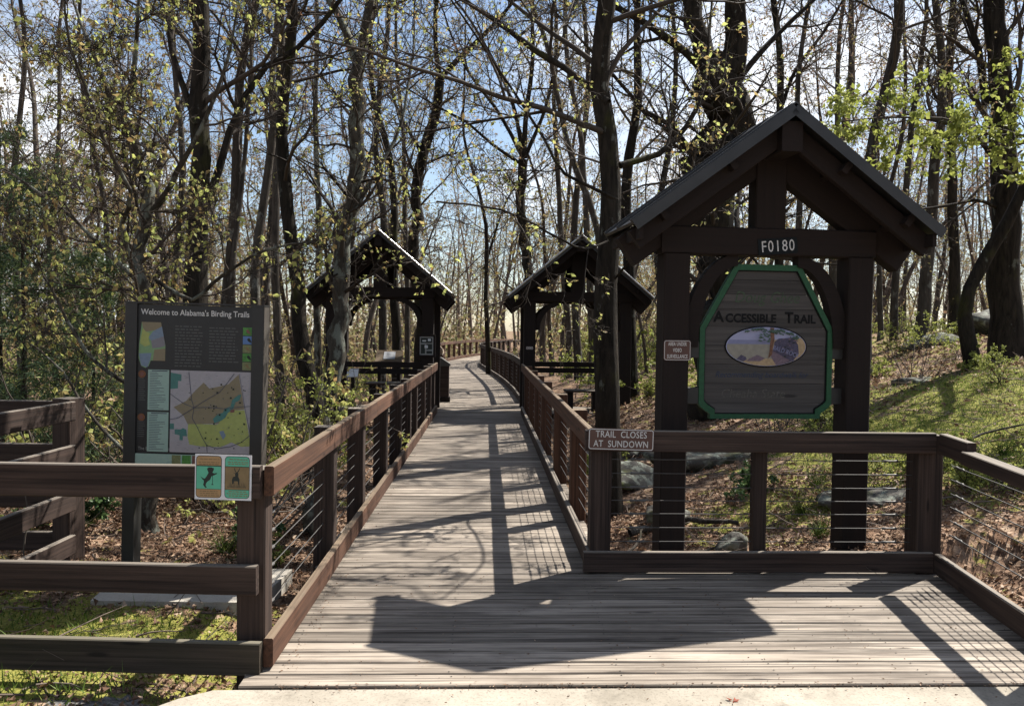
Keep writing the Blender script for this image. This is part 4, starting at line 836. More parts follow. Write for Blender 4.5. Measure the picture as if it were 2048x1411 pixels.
# birding information panel
def birding():
    mw = Matrix.Translation((-2.085, 6.14, 0)) @ Matrix.Rotation(R(-3.0), 4, 'Z') @ Matrix.Rotation(R(.9), 4, 'Y')
    E = empty('information_panel', (-2.085, 6.14, -.1), label='black upright panel titled Welcome to Alabama\'s Birding Trails', cat='sign board')
    W2 = .505; zt = 1.945; zb = .58
    def bx(name, x0, x1, z0, z1, y0, y1, mat, par=E):
        V = [(x, y_, z) for x in (x0, x1) for y_ in (y0, y1) for z in (z0, z1)]
        F = [(0,1,3,2),(4,6,7,5),(0,4,5,1),(2,3,7,6),(1,5,7,3),(0,2,6,4)]; return put(name, mesh_py(name, V, F, mat), mw, par)
    for sg in (-1, 1):
        x0, x1 = sorted((sg*W2, sg*(W2-.085))); bx('post', x0, x1, -.22, zt, -.045, .075, 'panel_frame')
        xs0, xs1 = sorted((sg*W2 + sg*.0005, sg*W2 + sg*.004)); bx('post_side', xs0, xs1, -.22, zt-.003, -.042, .072, 'panel_side')
    bx('top_cap', -W2-.005, W2+.005, zt+.0005, zt+.012, -.048, .078, 'panel_frame'); E = bx('panel', -W2+.086, W2-.086, zb, zt-.006, -.03, .06, 'panel_black')
    y0 = -.0305
    # printed face, laid out on a face of 0.837 x 1.36
    fx = lambda u: -.419 + u*.838/1000            # u 0..1000
    fz = lambda v: zt - .006 - v*1.36/1360         # v in mm from the top
    text('title', "Welcome to Alabama's Birding Trails", .0585, 'sign_white', mw @ Matrix.Translation((0.0, y0-.001, zt-.062)), E, sx=.90, bold=.0008)
    text('title', 'The Birds of Cheaha State Park', .034, 'print_grey', mw @ Matrix.Translation((-.405, y0-.001, .885)), E, align='LEFT', sx=.9)
    P = lambda pts: [(-.42 + u, zt - v) for u, v in pts]
    k = [0]
    def shape(pts, mat, name='printed_area'):
        k[0] += 1; flat(name, P(pts), mat, mw, E, y0 - .0006 - .00015*k[0])
    # state outline with regions
    shape([(.03, .135), (.17, .135), (.205, .30), (.205, .415), (.10, .415), (.085, .455), (.06, .47), (.03, .455), (.01, .40), (.012, .30)], 'map_green')
    shape([(.03, .135), (.17, .135), (.178, .175), (.10, .20), (.06, .205), (.04, .18)], 'map_tan')
    shape([(.038, .18), (.06, .205), (.09, .215), (.08, .26), (.095, .30), (.055, .315), (.018, .29)], 'map_yellow')
    shape([(.178, .165), (.192, .235), (.10, .27), (.082, .245), (.115, .20)], 'map_blue')
    shape([(.192, .235), (.205, .305), (.16, .32), (.11, .325), (.10, .27)], 'map_grey')
    shape([(.125, .335), (.205, .325), (.205, .415), (.115, .415)], 'map_tan')
    shape([(.011, .365), (.105, .36), (.095, .415), (.075, .465), (.03, .452)], 'map_blue')
    # paragraphs
    rows = []; r2 = random.Random(9)
    for x0, wd, z0, n in ((.275, .21, .155, 14), (.525, .22, .16, 12)):
        for i in range(n):
            x = x0; z = z0 + i*.0222 + .0; end = x0 + wd*r2.uniform(.86, 1)
            while x < end:
                l = r2.uniform(.014, .045); rows.append((-.42+x, zt-z-.0085, -.42+min(x+l, end), zt-z)); x += l + .008
    multi_rects('small_print', rows, 'print_dim', mw, E, y0-.0012)
    rows = []
    for z0 in (.545, .86):
        for i in range(11 if z0 < .6 else 8):
            rows.append((-.412, zt-z0-i*.0155-.006, -.412+.06*r2.uniform(.7, 1), zt-z0-i*.0155))
    multi_rects('small_print', rows, 'print_dim', mw, E, y0-.0012)
    # bird pictures
    for i, mt in enumerate(('pic_green', 'pic_blue', 'pic_olive', 'pic_green', 'pic_olive')):
        z = .155 + i*.063; shape([(.772, z), (.855, z), (.855, z+.058), (.772, z+.058)], mt, 'bird_picture')
        cx, cz = .812 + (.006 if i % 2 else -.004), z + .03
        shape([(cx-.016, cz-.008), (cx-.004, cz-.018), (cx+.006, cz-.012), (cx+.018, cz+.012), (cx+.024, cz+.018), (cx+.004, cz+.012), (cx-.006, cz+.008)], ['map_red', 'print_ink', 'print_brown', 'print_ink', 'print_brown'][i], 'bird_picture')
    # species lists
    for z0, z1 in ((.48, .775), (.79, 1.08)):
        shape([(.083, z0), (.238, z0), (.238, z1), (.083, z1)], 'map_list', 'species_list'); rows = [(-.42+.11, zt-z0-.012, -.42+.225, zt-z0-.005)]
        zz = z0 + .02
        while zz < z1 - .008: rows.append((-.42+.096, zt-zz-.0035, -.42+.096+r2.uniform(.05, .12), zt-zz)); zz += .0125
        multi_rects('list_lines', rows, 'map_line', mw, E, y0-.0006-.00015*k[0]-.0003)
    for z0 in (.515, .83):
        shape([(.038 + .028*math.cos(2*math.pi*i/18), z0 + .028*math.sin(2*math.pi*i/18)) for i in range(18)], 'seal_brown', 'round_seal')
        shape([(.038 + .015*math.cos(2*math.pi*i/5), z0 + .018*math.sin(2*math.pi*i/5)) for i in range(5)], 'map_red', 'round_seal')
    # regional map
    X = lambda u: .25 + u*.605
    Z = lambda v: .48 + v*.60
    S = lambda pts, mt: shape([(X(u), Z(v)) for u, v in pts], mt, 'map_area')
    S([(0, 0), (1, 0), (1, 1), (0, 1)], 'map_paper')
    S([(.04, .45), (.19, .37), (.30, .24), (.40, .14), (.47, .21), (.60, .18), (.70, .15), (.82, .03), (.90, .45), (.70, .48), (.60, .63), (.22, .66), (.16, .55)], 'map_tan')
    S([(.22, .65), (.58, .645), (.70, .47), (.90, .46), (.95, .70), (.985, .90), (.87, .91), (.75, .86), (.62, .92), (.38, .92), (.24, .90), (.215, .80)], 'map_yellow')
    S([(.83, .02), (.985, .70), (.99, .02)], 'map_paper')
    S([(0, .03), (.13, .05), (.13, .13), (.09, .13), (.09, .22), (0, .23)], 'map_teal'); S([(0, .65), (.05, .65), (.05, .72), (0, .72)], 'map_teal')
    S([(.06, .72), (.13, .72), (.16, .70), (.20, .72), (.21, .80), (.16, .80), (.16, .85), (.12, .85), (.12, .79), (.06, .78)], 'map_teal')
    S([(.52, .58), (.58, .52), (.64, .50), (.66, .45), (.73, .42), (.75, .34), (.82, .28), (.86, .27), (.84, .34), (.79, .37), (.76, .46), (.70, .50), (.67, .56), (.62, .60), (.54, .63)], 'map_teal')
    S([(.73, .46), (.78, .455), (.78, .49), (.73, .50)], 'map_red')
    S([(.60, .73), (.65, .72), (.68, .78), (.65, .83), (.62, .78)], 'map_blue')
    def road(pts, w=.0042):
        for (a, b), (c, d) in zip(pts, pts[1:]):
            a, b, c, d = X(a), Z(b), X(c), Z(d); L = math.hypot(c-a, d-b); nx, ny = -(d-b)/L*w/2, (c-a)/L*w/2
            shape([(a+nx, b+ny), (c+nx, d+ny), (c-nx, d-ny), (a-nx, b-ny)], 'map_line', 'map_road')
    road([(.22, .02), (.24, .2), (.26, .36), (.29, .45), (.27, .58), (.33, .68), (.40, .82), (.45, .90), (.46, .99)]); road([(0, .29), (.16, .40), (.29, .45), (.45, .44), (.65, .45), (.88, .42), (1, .41)])
    road([(.29, .45), (.42, .36), (.60, .25), (.70, .12), (.77, .02)]); road([(0, .60), (.10, .58), (.29, .45)]); road([(.45, .90), (.58, .94), (.74, .91), (.88, .85), (.98, .76)]); road([(.83, .02), (.91, .45), (.98, .76)], .003)
    rows = []
    for i in range(46):
        u, v = r2.uniform(.2, .93), r2.uniform(.15, .95); d = r2.choice((.003, .004, .006)); x, z = -.42 + X(u), zt - Z(v); rows.append((x-d, z-d, x+d, z+d))
    _mp = []
    for i in range(150):
        u, v = r2.uniform(.03, .97), r2.uniform(.03, .97); x, z = -.42 + X(u), zt - Z(v); l = r2.uniform(.006, .02); _mp.append((x, z, x + l, z + .0022))
    multi_rects('map_names', _mp, 'map_grey', mw, E, y0-.0006-.00015*k[0]-.0002)
    multi_rects('map_dots', rows, 'print_ink', mw, E, y0-.0006-.00015*k[0]-.0004)
    shape([(.0, 1.095), (.84, 1.095), (.84, 1.25), (.0, 1.25)], 'map_list', 'species_list')
    for i in range(3): shape([(.27 + i*.075, 1.10), (.335 + i*.075, 1.10), (.335 + i*.075, 1.17), (.27 + i*.075, 1.17)], ('pic_olive', 'pic_green', 'map_red')[i], 'bird_picture')
birding()
slab_pts = [(-2.62, 5.70), (-1.50, 5.66), (-1.42, 6.45), (-2.70, 6.5)]
zS = -.092
V = [(x, y_, zS) for x, y_ in slab_pts] + [(x, y_, -.35) for x, y_ in slab_pts]
tag(put('concrete_slab', mesh_py('concrete_slab', V, [(0,1,2,3),(1,0,4,5),(2,1,5,6),(3,2,6,7),(0,3,7,4)], 'slab_concrete'), I4), kind='structure')
E = None

# ---------------------------------------------------------------- trees
def resample(pts, K, rg, wob=0.0):
    P = np.array(pts, float); d = np.concatenate([[0], np.cumsum(np.linalg.norm(np.diff(P, axis=0), axis=1))]); t = np.linspace(0, d[-1], K)
    # Catmull-Rom through the points
    i = np.clip(np.searchsorted(d, t, side='right') - 1, 0, len(P) - 2); f = ((t - d[i]) / (d[i+1] - d[i] + 1e-9))[:, None]
    g = lambda k: P[np.clip(i + k, 0, len(P) - 1)]
    p0, p1, p2, p3 = g(-1), g(0), g(1), g(2)
    q = .5*((2*p1)+(-p0+p2)*f+(2*p0-5*p1+4*p2-p3)*f**2+(-p0+3*p1-3*p2+p3)*f**3)
    if wob: q[1:-1] += rg.normal(size=(K-2, 3)) * wob
    return q
def grow(st, d, L, K, wander, up, rg):
    N = len(st); out = [st]; cur = st; step = (L / (K-1))[:, None]; d = d / (np.linalg.norm(d, axis=1, keepdims=True) + 1e-9)
    for k in range(K-1):
        d = d + rg.normal(size=(N, 3)) * wander; d[:, 2] += up; d /= np.linalg.norm(d, axis=1, keepdims=True); cur = cur + d * step; out.append(cur)
    return np.stack(out, 1)
def spawn(P, Rad, m, t0, t1, ang, angv, lr, rr, rg, lmax=None, tp=1.0):
    """m children on every parent polyline -> start, dir, length, radius"""
    N, K, _ = P.shape; L = np.linalg.norm(np.diff(P, axis=1), axis=2).sum(1)
    t = (np.arange(m)[None, :] + rg.uniform(.1, .9, (N, m))) / m; t = t0 + (t1 - t0) * t ** tp
    q = t * (K-1); i = np.clip(q.astype(int), 0, K-2); f = (q - i)[..., None]; n = np.arange(N)[:, None]
    st = P[n, i] * (1-f) + P[n, i+1] * f; T = P[n, i+1] - P[n, i]; T /= np.linalg.norm(T, axis=2, keepdims=True) + 1e-9
    r = Rad[n, i] * (1-f[..., 0]) + Rad[n, i+1] * f[..., 0]
    a = rg.uniform(0, 6.28, (N, 1)) + np.arange(m)[None, :] * 2.4 + rg.normal(size=(N, m)) * .4
    ref = np.where(np.abs(T[..., 2:3]) < .9, np.array([0, 0, 1.0]), np.array([1.0, 0, 0])); A = np.cross(T, ref); A /= np.linalg.norm(A, axis=2, keepdims=True); B = np.cross(T, A)
    pr = np.cos(a)[..., None] * A + np.sin(a)[..., None] * B; an = np.radians(ang + rg.normal(size=(N, m)) * angv)[..., None]
    d = T * np.cos(an) + pr * np.sin(an); ln = L[:, None] * lr * (1.15 - .65 * t) * rg.uniform(.6, 1.25, (N, m))
    if lmax: ln = np.minimum(ln, lmax * rg.uniform(.6, 1.1, (N, m)))
    return st.reshape(-1, 3), d.reshape(-1, 3), ln.ravel(), (r * rr).ravel()
def taper(r, K, tip=.25): return r[:, None] * np.linspace(1, tip, K)[None, :]
def make_tree(lines, rg, style, detail=1.0, leaf_n=1.0, leaf_size=.055, droop=.2, crown0=.38):
    """lines: [(points, r0, r1, main?)]; returns trunk, branches, crown geometry"""
    trunk = []; lv1 = []; lv1r = []
    for k, (pts, r0, r1, main) in enumerate(lines):
        K = 22 if main else 14; P = resample(pts, K, rg, .35 * r1); rad = np.linspace(r0, r1, K)
        rad = rad * (1 + rg.normal(size=K) * .035)
        if main:
            tt = np.linspace(0, 1, K)[:, None]; amp = min(.11, 5 * r1 + .02) * np.sin(np.pi * tt) ** .5
            P = P + amp * np.concatenate([np.sin(rg.uniform(5, 11) * tt + rg.uniform(0, 6.28)) + .5 * np.sin(rg.uniform(14, 22) * tt + rg.uniform(0, 6.28)), np.cos(rg.uniform(5, 11) * tt + rg.uniform(0, 6.28)), 0 * tt], 1)
            h = np.linalg.norm(P - P[0], axis=1); rad = rad * (1 + .34 * np.exp(-h / (2.2 * r0)) )
            trunk.append(tubes(P[None], rad[None], 12))
        else: trunk.append(tubes(P[None], rad[None], 8))
        lv1.append((P, rad, main))
    B = []; tips = []; tdir = []
    sets = []
    for P, rad, main in lv1:
        L = np.linalg.norm(np.diff(P, axis=0), axis=1).sum()
        if main: m = int(max(4, (13 if style == 'pole' else 17) * (1-crown0) * 1.6)); sets.append(spawn(P[None], rad[None], m, crown0, .99, 52, 14, .27, .33, rg, 3.4))
        else: m = int(max(3, L * 2.2)); sets.append(spawn(P[None], rad[None], min(m, 12), .18, .99, 48, 14, .42, .55, rg, 1.8))
    st, d, ln, r = [np.concatenate(x) for x in zip(*sets)]; r = np.maximum(r, .006)
    ln = np.maximum(ln, .35)
    P1 = grow(st, d, ln, 8, .16, .05, rg); R1 = taper(np.minimum(r, ln * .022 + .004), 8); B.append(tubes(P1, R1, 6))
    st, d, ln, r = spawn(P1, R1, int(7*detail), .15, 1.0, 45, 13, .48, .62, rg); ln = np.maximum(ln, .2)
    P2 = grow(st, d, ln, 6, .17, .04, rg); R2 = taper(np.maximum(r, .0048), 6, .4); B.append(tubes(P2, R2, 4))
    st, d, ln, r = spawn(P2, R2, int(6*detail), .15, 1.0, 42, 13, .5, .65, rg); ln = np.clip(ln, .12, .8)
    P3 = grow(st, d, ln, 4, .18, .03, rg); R3 = taper(np.maximum(r, .0034), 4, .55); B.append(tubes(P3, R3, 3))
    m4 = max(1, int(round(3.6*detail)))
    st, d, ln, r = spawn(P3, R3, m4, .25, 1.0, 40, 14, .55, .8, rg); ln = np.clip(ln, .08, .4)
    P4 = grow(st, d, ln, 2, .2, .02, rg); R4 = taper(np.maximum(r, .0027), 2, .6); B.append(tubes(P4, R4, 3))
    ends = np.concatenate([P3[:, -1], P4[:, -1]]); ed = np.concatenate([P3[:, -1] - P3[:, -2], P4[:, -1] - P4[:, -2]])
    k = int(len(ends) * min(1, .45 * leaf_n)); pick = rg.choice(len(ends), k, replace=False); c = ends[pick]; dd = ed[pick]; dd /= np.linalg.norm(dd, axis=1, keepdims=True) + 1e-9
    n = 3; pos = np.repeat(c, n, 0); ld = np.repeat(dd, n, 0) * .5 + rg.normal(size=(k*n, 3)) * .75; ld[:, 2] -= droop * 2
    size = np.clip(rg.lognormal(-.1, .4, k*n), .35, 1.8) * leaf_size
    return cat_geo(trunk), cat_geo(B), leaves(pos, ld, size, rg=rg)
def tree_obj(name, geo, loc, label, mats, group='woodland trees', rz=0.0, scale=1.0, cat='tree'):
    E = empty(name, loc, rz, label=label, cat=cat, group=group)
    out = []
    for nm, (V, F), mt in zip(('trunk', 'branches', 'crown'), geo, mats):
        out.append(put(nm, mesh_np(nm, V - np.array(loc), F, mt, nm != 'crown'), Matrix.Translation(loc), E))
    return E
BARK = {'maple': 'bark_lichen', 'oak': 'bark_dark', 'pole': 'bark_grey'}
for k, (label, style, main, r0, r1, limbs) in enumerate(TREES):
    rg = np.random.default_rng(100 + k)
    main = [np.array(p) for p in main]; bx_, by_ = main[0][0], main[0][1]
    main = [p for p in main if p[2] > gz(p[0], p[1]) + .25] if len(main) > 3 else main
    bx_ += (main[0][0] - bx_) * .3; b0 = np.array([bx_, by_, gz(bx_, by_) - .2]); main = [b0] + main
    Yd = main[0][1]; forked = any(np.linalg.norm(np.array(l[0][0]) - main[-1]) < .25 for l in limbs)
    if not forked:
        d = main[-1] - main[-2]; d /= np.linalg.norm(d); ext = rg.uniform(3, 5) ; p = main[-1]
        for q in range(3): d = d + rg.normal(size=3) * .12; d[2] = abs(d[2]); d /= np.linalg.norm(d); p = p + d * ext / 3; main.append(p)
        r1 = max(.015, r1 * .35)
    lines = [(main, r0 * (.7 if main[0][0] > 7.5 and Yd < 15 else .84 if Yd < 15 else .86), r1 * .92, True)]
    for pts, a, b in limbs:
        pts = [np.array(p, float) for p in pts]; d = pts[-1] - pts[-2]; d /= np.linalg.norm(d)
        if style != 'maple':
            p = pts[-1]
            for q in range(2): d = d + rg.normal(size=3) * .15; d /= np.linalg.norm(d); p = p + d * .9; pts.append(p)
        dj = np.array([0, rg.uniform(-.3, .3), 0])
        pts = [pts[0]] + [p + dj * (i / len(pts)) * Yd * .08 for i, p in enumerate(pts[1:], 1)]
        lines.append((pts, a * .88, max(.008, b * .55), False))
    far = Yd > 18
    if style == 'maple': geo = make_tree(lines, rg, style, 1.25, .42, .040, .55, .45)
    else: geo = make_tree(lines, rg, style, .95 if not far else .9, .6 if style == 'oak' else .55, .038 if not far else .052, .15, .42 if style == 'pole' else .36)
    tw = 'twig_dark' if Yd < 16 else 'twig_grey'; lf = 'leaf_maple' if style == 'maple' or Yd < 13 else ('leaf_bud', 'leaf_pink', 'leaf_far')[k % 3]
    bk = 'bark_lichen' if 'lichen' in label and 'big' not in label else BARK[style]
    tree_obj('maple_tree' if style == 'maple' else ('oak_tree' if style == 'oak' else 'forest_tree'), geo, tuple(b0 + np.array([0, 0, .15])), label, (bk, tw, lf))

# prototypes and copies filling the wood
def proto(seed, H, r, style, detail, leaf_n, lsize, c0):
    rg = np.random.default_rng(seed); p = np.array([0., 0, -.25]); pts = [p]; d = np.array([rg.normal()*.05, rg.normal()*.05, 1.0])
    for q in range(6): d = d + np.array([*(rg.normal(size=2) * .15), 0]); d /= np.linalg.norm(d); p = p + d * H/6; pts.append(p)
    return make_tree([(pts, r, r*.12, True)], rg, style, detail, leaf_n, lsize, .12, c0)
PROT = []
for k, (H, r, st_, c0, lf) in enumerate([(15, .15, 'oak', .30, 'leaf_far'), (17, .17, 'oak', .36, 'leaf_pink'), (14, .10, 'pole', .40, 'leaf_bud'), (13, .08, 'pole', .30, 'leaf_pink'), (16, .12, 'pole', .45, 'leaf_far'), (9, .055, 'pole', .18, 'leaf_far'), (7, .04, 'oak', .12, 'leaf_bud')]):
    g = proto(500 + k, H, r, st_, .95 if H > 10 else .85, .75, .075, c0)
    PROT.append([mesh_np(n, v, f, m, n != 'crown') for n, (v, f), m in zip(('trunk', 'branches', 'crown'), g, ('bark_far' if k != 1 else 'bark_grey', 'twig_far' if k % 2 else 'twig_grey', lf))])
def free(x, y, rad=1.0):
    i = int(np.argmin(np.abs(CLD[:, 1] - y))); cx = CLD[i, 0] if y > 18.3 else 0
    if abs(x - cx) < 1.9 + rad: return False
    for ox, oy in ((-2.1, 18.4), (2.16, 18.4)):
        if abs(x - ox) < 2.0 and abs(y - oy) < 2.2: return False
    return all((x - t[0])**2 + (y - t[1])**2 > rad**2 for t in PLACED)
PLACED = [(t[2][0][0], t[2][0][1]) for t in TREES]
KDESC = ['tall spreading bare tree', 'stout grey bare tree', 'straight slim bare tree', 'slender pole-like tree', 'tall high-crowned tree', 'young thin understorey tree', 'small twiggy understorey tree']
rg = np.random.default_rng(42); cnt = 0; tries = 0
while cnt < 190 and tries < 8000:
    tries += 1; d = 20 + 45 * rg.uniform() ** .85; u = rg.uniform(-1120, 1180) / 1650; x = d * (u + math.tan(YAW)); y = d
    if not free(x, y, 1.3 if d < 30 else .9): continue
    PLACED.append((x, y)); kind = int(rg.choice(7, p=[.13, .07, .15, .17, .12, .18, .18])); sc_ = rg.uniform(.8, 1.2)
    near = d < 27; place = ('left of the boardwalk' if u < -.15 else ('beyond the shelters' if u < .2 else 'on the hillside')) if near else ('deep in the wood on the panel side' if u < -.1 else ('deep behind the boardwalk bend' if u < .15 else 'deep in the wood on the kiosk side'))
    E = empty('forest_tree', (x, y, gz(x, y)), 0, label=KDESC[kind] + ' ' + place, cat='tree', group='wood trees ' + place)
    E.rotation_euler = (rg.normal() * .05, rg.normal() * .05, rg.uniform(0, 6.28)); E.scale = (sc_,) * 3
    for me in PROT[kind]:
        o = bpy.data.objects.new(me.name.split('.')[0], me); COL.link(o); o.parent = E
    cnt += 1

# the far wood beyond, read as one mass
def far_wood():
    rg = np.random.default_rng(77); lows = []
    for k in range(6):
        H = rg.uniform(12, 18); r = rg.uniform(.09, .15); p = np.array([0., 0, -.3]); pts = [p]; d = np.array([0, 0, 1.0])
        for q in range(5): d = d + np.array([*(rg.normal(size=2)*.07), 0]); d /= np.linalg.norm(d); p = p + d*H/5; pts.append(p)
        P = resample(pts, 8, rg)[None]; Rr = np.linspace(r, r*.15, 8)[None]; parts = [tubes(P, Rr, 5)]
        st, dd, ln, rr_ = spawn(P, Rr, 15, .2, .99, 50, 14, .26, .4, rg); P1 = grow(st, dd, ln, 4, .2, .06, rg); R1 = taper(rr_, 4); parts.append(tubes(P1, R1, 3))
        st, dd, ln, rr_ = spawn(P1, R1, 7, .15, 1, 45, 14, .5, .7, rg); P2 = grow(st, dd, ln, 3, .22, .04, rg); R2 = taper(np.maximum(rr_, .008), 3, .5); parts.append(tubes(P2, R2, 3))
        c = np.concatenate([P2[:, -1], P2[:, 1]]); c = c + rg.normal(size=c.shape)*.18
        lows.append((cat_geo(parts), leaves(c, rg.normal(size=c.shape), rg.uniform(.12, .24, len(c)), rg=rg)))
    tv, tf, lv, lf, o1, o2 = [], [], [], [], 0, 0
    for k in range(300):
        d = rg.uniform(56, 130); u = rg.uniform(-1250, 1300)/1650; x = d*(u + math.tan(YAW)); y = d; a = rg.uniform(0, 6.28); s_ = rg.uniform(.8, 1.2)
        c, sn = math.cos(a)*s_, math.sin(a)*s_; Mx = np.array([[c, -sn, 0], [sn, c, 0], [0, 0, s_]]); off = np.array([x, y, gz(x, y)])
        (V, F), (V2, F2) = lows[k % 6]
        tv.append(V @ Mx.T + off); tf.append(F + o1); o1 += len(V); lv.append(V2 @ Mx.T + off); lf.append(F2 + o2); o2 += len(V2)
    n = 44000; d = rg.uniform(40, 125, n); u = rg.uniform(-1250, 1300, n)/1650; x = d*(u + math.tan(YAW)); m = np.abs(x - np.interp(d, CLD[:, 1], CLD[:, 0])) > 2.2; x, d = x[m], d[m]
    c = np.column_stack([x, d, ground_z(x, d) + rg.exponential(1.1, len(x))]); V2, F2 = leaves(c, rg.normal(size=c.shape), rg.uniform(.12, .32, len(c)), rg=rg); lv.append(V2); lf.append(F2 + o2)
    o2 += len(V2); n = 30000; d = rg.uniform(58, 128, n); x = d*rg.uniform(-.4, .3, n); m = np.abs(x - np.interp(d, CLD[:, 1], CLD[:, 0])) > 2.2; x, d = x[m], d[m]
    c = np.column_stack([x, d, ground_z(x, d) + rg.exponential(1.5, len(x))]); V2, F2 = leaves(c, rg.normal(size=c.shape), rg.uniform(.25, .5, len(c)), rg=rg); lv.append(V2); lf.append(F2 + o2)
    E = empty('distant_woods', (0, 90, 0), kind='stuff', label='distant bare woods closing the view', cat='woods')
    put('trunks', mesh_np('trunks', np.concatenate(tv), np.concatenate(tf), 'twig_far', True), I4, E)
    put('foliage', mesh_np('foliage', np.concatenate(lv), np.concatenate(lf), 'leaf_far'), I4, E)
far_wood()

# ---------------------------------------------------------------- conifers at the left edge
def conifer(loc, H, rg, label):
    P = np.array([[0, 0, -.2], [rg.normal()*.05, 0, H*.5], [0, rg.normal()*.05, H]]); P = resample(P, 12, rg)[None]; Rr = np.linspace(.02*H*.6, .008, 12)[None]
    trunk = tubes(P, Rr, 8); st, d, ln, r = spawn(P, Rr, 46, .04, .98, 78, 8, .26, .4, rg); P1 = grow(st, d, ln, 6, .08, -.03, rg); R1 = taper(np.maximum(r*.6, .004), 6); B = [tubes(P1, R1, 4)]
    st, d, ln, r = spawn(P1, R1, 11, .1, 1, 45, 10, .42, .6, rg); P2 = grow(st, d, ln, 4, .12, -.02, rg); R2 = taper(np.maximum(r, .002), 4); B.append(tubes(P2, R2, 3))
    c = P2.reshape(-1, 3); c = np.repeat(c, 7, 0) + rg.normal(size=(len(c)*7, 3))*.03; dd = np.repeat(np.repeat((P2[:, -1]-P2[:, 0]), 4, 0), 7, 0); dd /= np.linalg.norm(dd, axis=1, keepdims=True)+1e-9
    lv = leaves(c, dd + rg.normal(size=c.shape)*.7, rg.uniform(.05, .11, len(c)), .1, .16, rg=rg); off = np.array(loc)
    tree_obj('conifer_tree', (((trunk[0]+off), trunk[1]), (cat_geo(B)[0]+off, cat_geo(B)[1]), (lv[0]+off, lv[1])), loc, label, ('bark_dark', 'twig_dark', 'leaf_dark'), 'dark conifers')
for k, (x, y, H, lab) in enumerate([(-5.15, 9.6, 3.6, 'dark green conifer at the left edge behind the plank fence corner'), (-6.4, 11.4, 4.6, 'taller dark conifer behind the first one at the left edge'), (-5.3, 11.6, 3.0, 'small conifer between maple and dark conifers')]):
    conifer((x, y, gz(x, y)), H, np.random.default_rng(900+k), lab)

# ---------------------------------------------------------------- shrubs and saplings
def shrub_geo(rg, H, spread, stems, lsize, ln_, droop, twigs=5, aspect=.62):
    st = np.concatenate([rg.normal(size=(stems, 2))*spread*.12, np.full((stems, 1), -.05)], 1); d = np.concatenate([rg.normal(size=(stems, 2))*.45*spread/H*1.6, np.ones((stems, 1))], 1)
    P = grow(st, d, rg.uniform(.7, 1.1, stems)*H, 7, .16, .05, rg); Rr = taper(np.full(stems, .006+H*.005), 7, .3); B = [tubes(P, Rr, 5)]
    s2, d2, l2, r2 = spawn(P, Rr, twigs, .15, 1, 55, 12, .42, .6, rg); P2 = grow(s2, d2, l2, 5, .18, .0, rg); R2 = taper(np.maximum(r2, .0025), 5, .4); B.append(tubes(P2, R2, 4))
    s3, d3, l3, r3 = spawn(P2, R2, 4, .2, 1, 45, 12, .5, .7, rg); P3 = grow(s3, d3, l3, 3, .2, .0, rg); R3 = taper(np.maximum(r3, .0018), 3, .5); B.append(tubes(P3, R3, 3))
    c = np.concatenate([P3[:, -1], P3[:, 1], P2[:, -1]]); c = c[rg.uniform(size=len(c)) < ln_]; n = 4; pos = np.repeat(c, n, 0); dd = rg.normal(size=pos.shape); dd[:, 2] -= droop
    return cat_geo(B), leaves(pos, dd, rg.uniform(.6, 1.25, len(pos))*lsize, .4, aspect, rg=rg)
SHG = {}
def shrub(x, y, kind, label, group, H=1.0, rz=None, name='shrub', z=None):
    SP = {'tan': (1.6, 1.3, 6, .06, .5, .9, 'twig_grey', 'leaf_maple'), 'green': (1.0, 1.1, 9, .05, .85, .2, 'twig_dark', 'leaf_shrub'), 'low': (.5, .8, 10, .042, .9, .1, 'twig_dark', 'leaf_shrub'), 'bright': (1.1, 1.0, 6, .06, .9, .3, 'twig_grey', 'leaf_green'), 'laurel': (.7, .8, 8, .085, .95, .2, 'twig_dark', 'leaf_laurel'), 'bare': (1.5, 1.3, 7, .04, .25, .3, 'twig_grey', 'leaf_bud')}[kind]
    v = random.randrange(2); key = (kind, v)
    if key not in SHG:
        a, b = shrub_geo(np.random.default_rng(hash_(kind) + v), *SP[:6]); SHG[key] = (mesh_np('stems', *a, SP[6], True), mesh_np('leaves', *b, SP[7]))
    z = gz(x, y) if z is None else z
    E = empty(name, (x, y, z), random.uniform(0, 6.28) if rz is None else rz, label=label, cat='shrub', group=group); E.scale = (H,)*3
    for me, nm in zip(SHG[key], ('stems', 'leaves')):
        o = bpy.data.objects.new(nm, me); COL.link(o); o.parent = E
def hash_(s): return sum(ord(c)*(i+3) for i, c in enumerate(s))
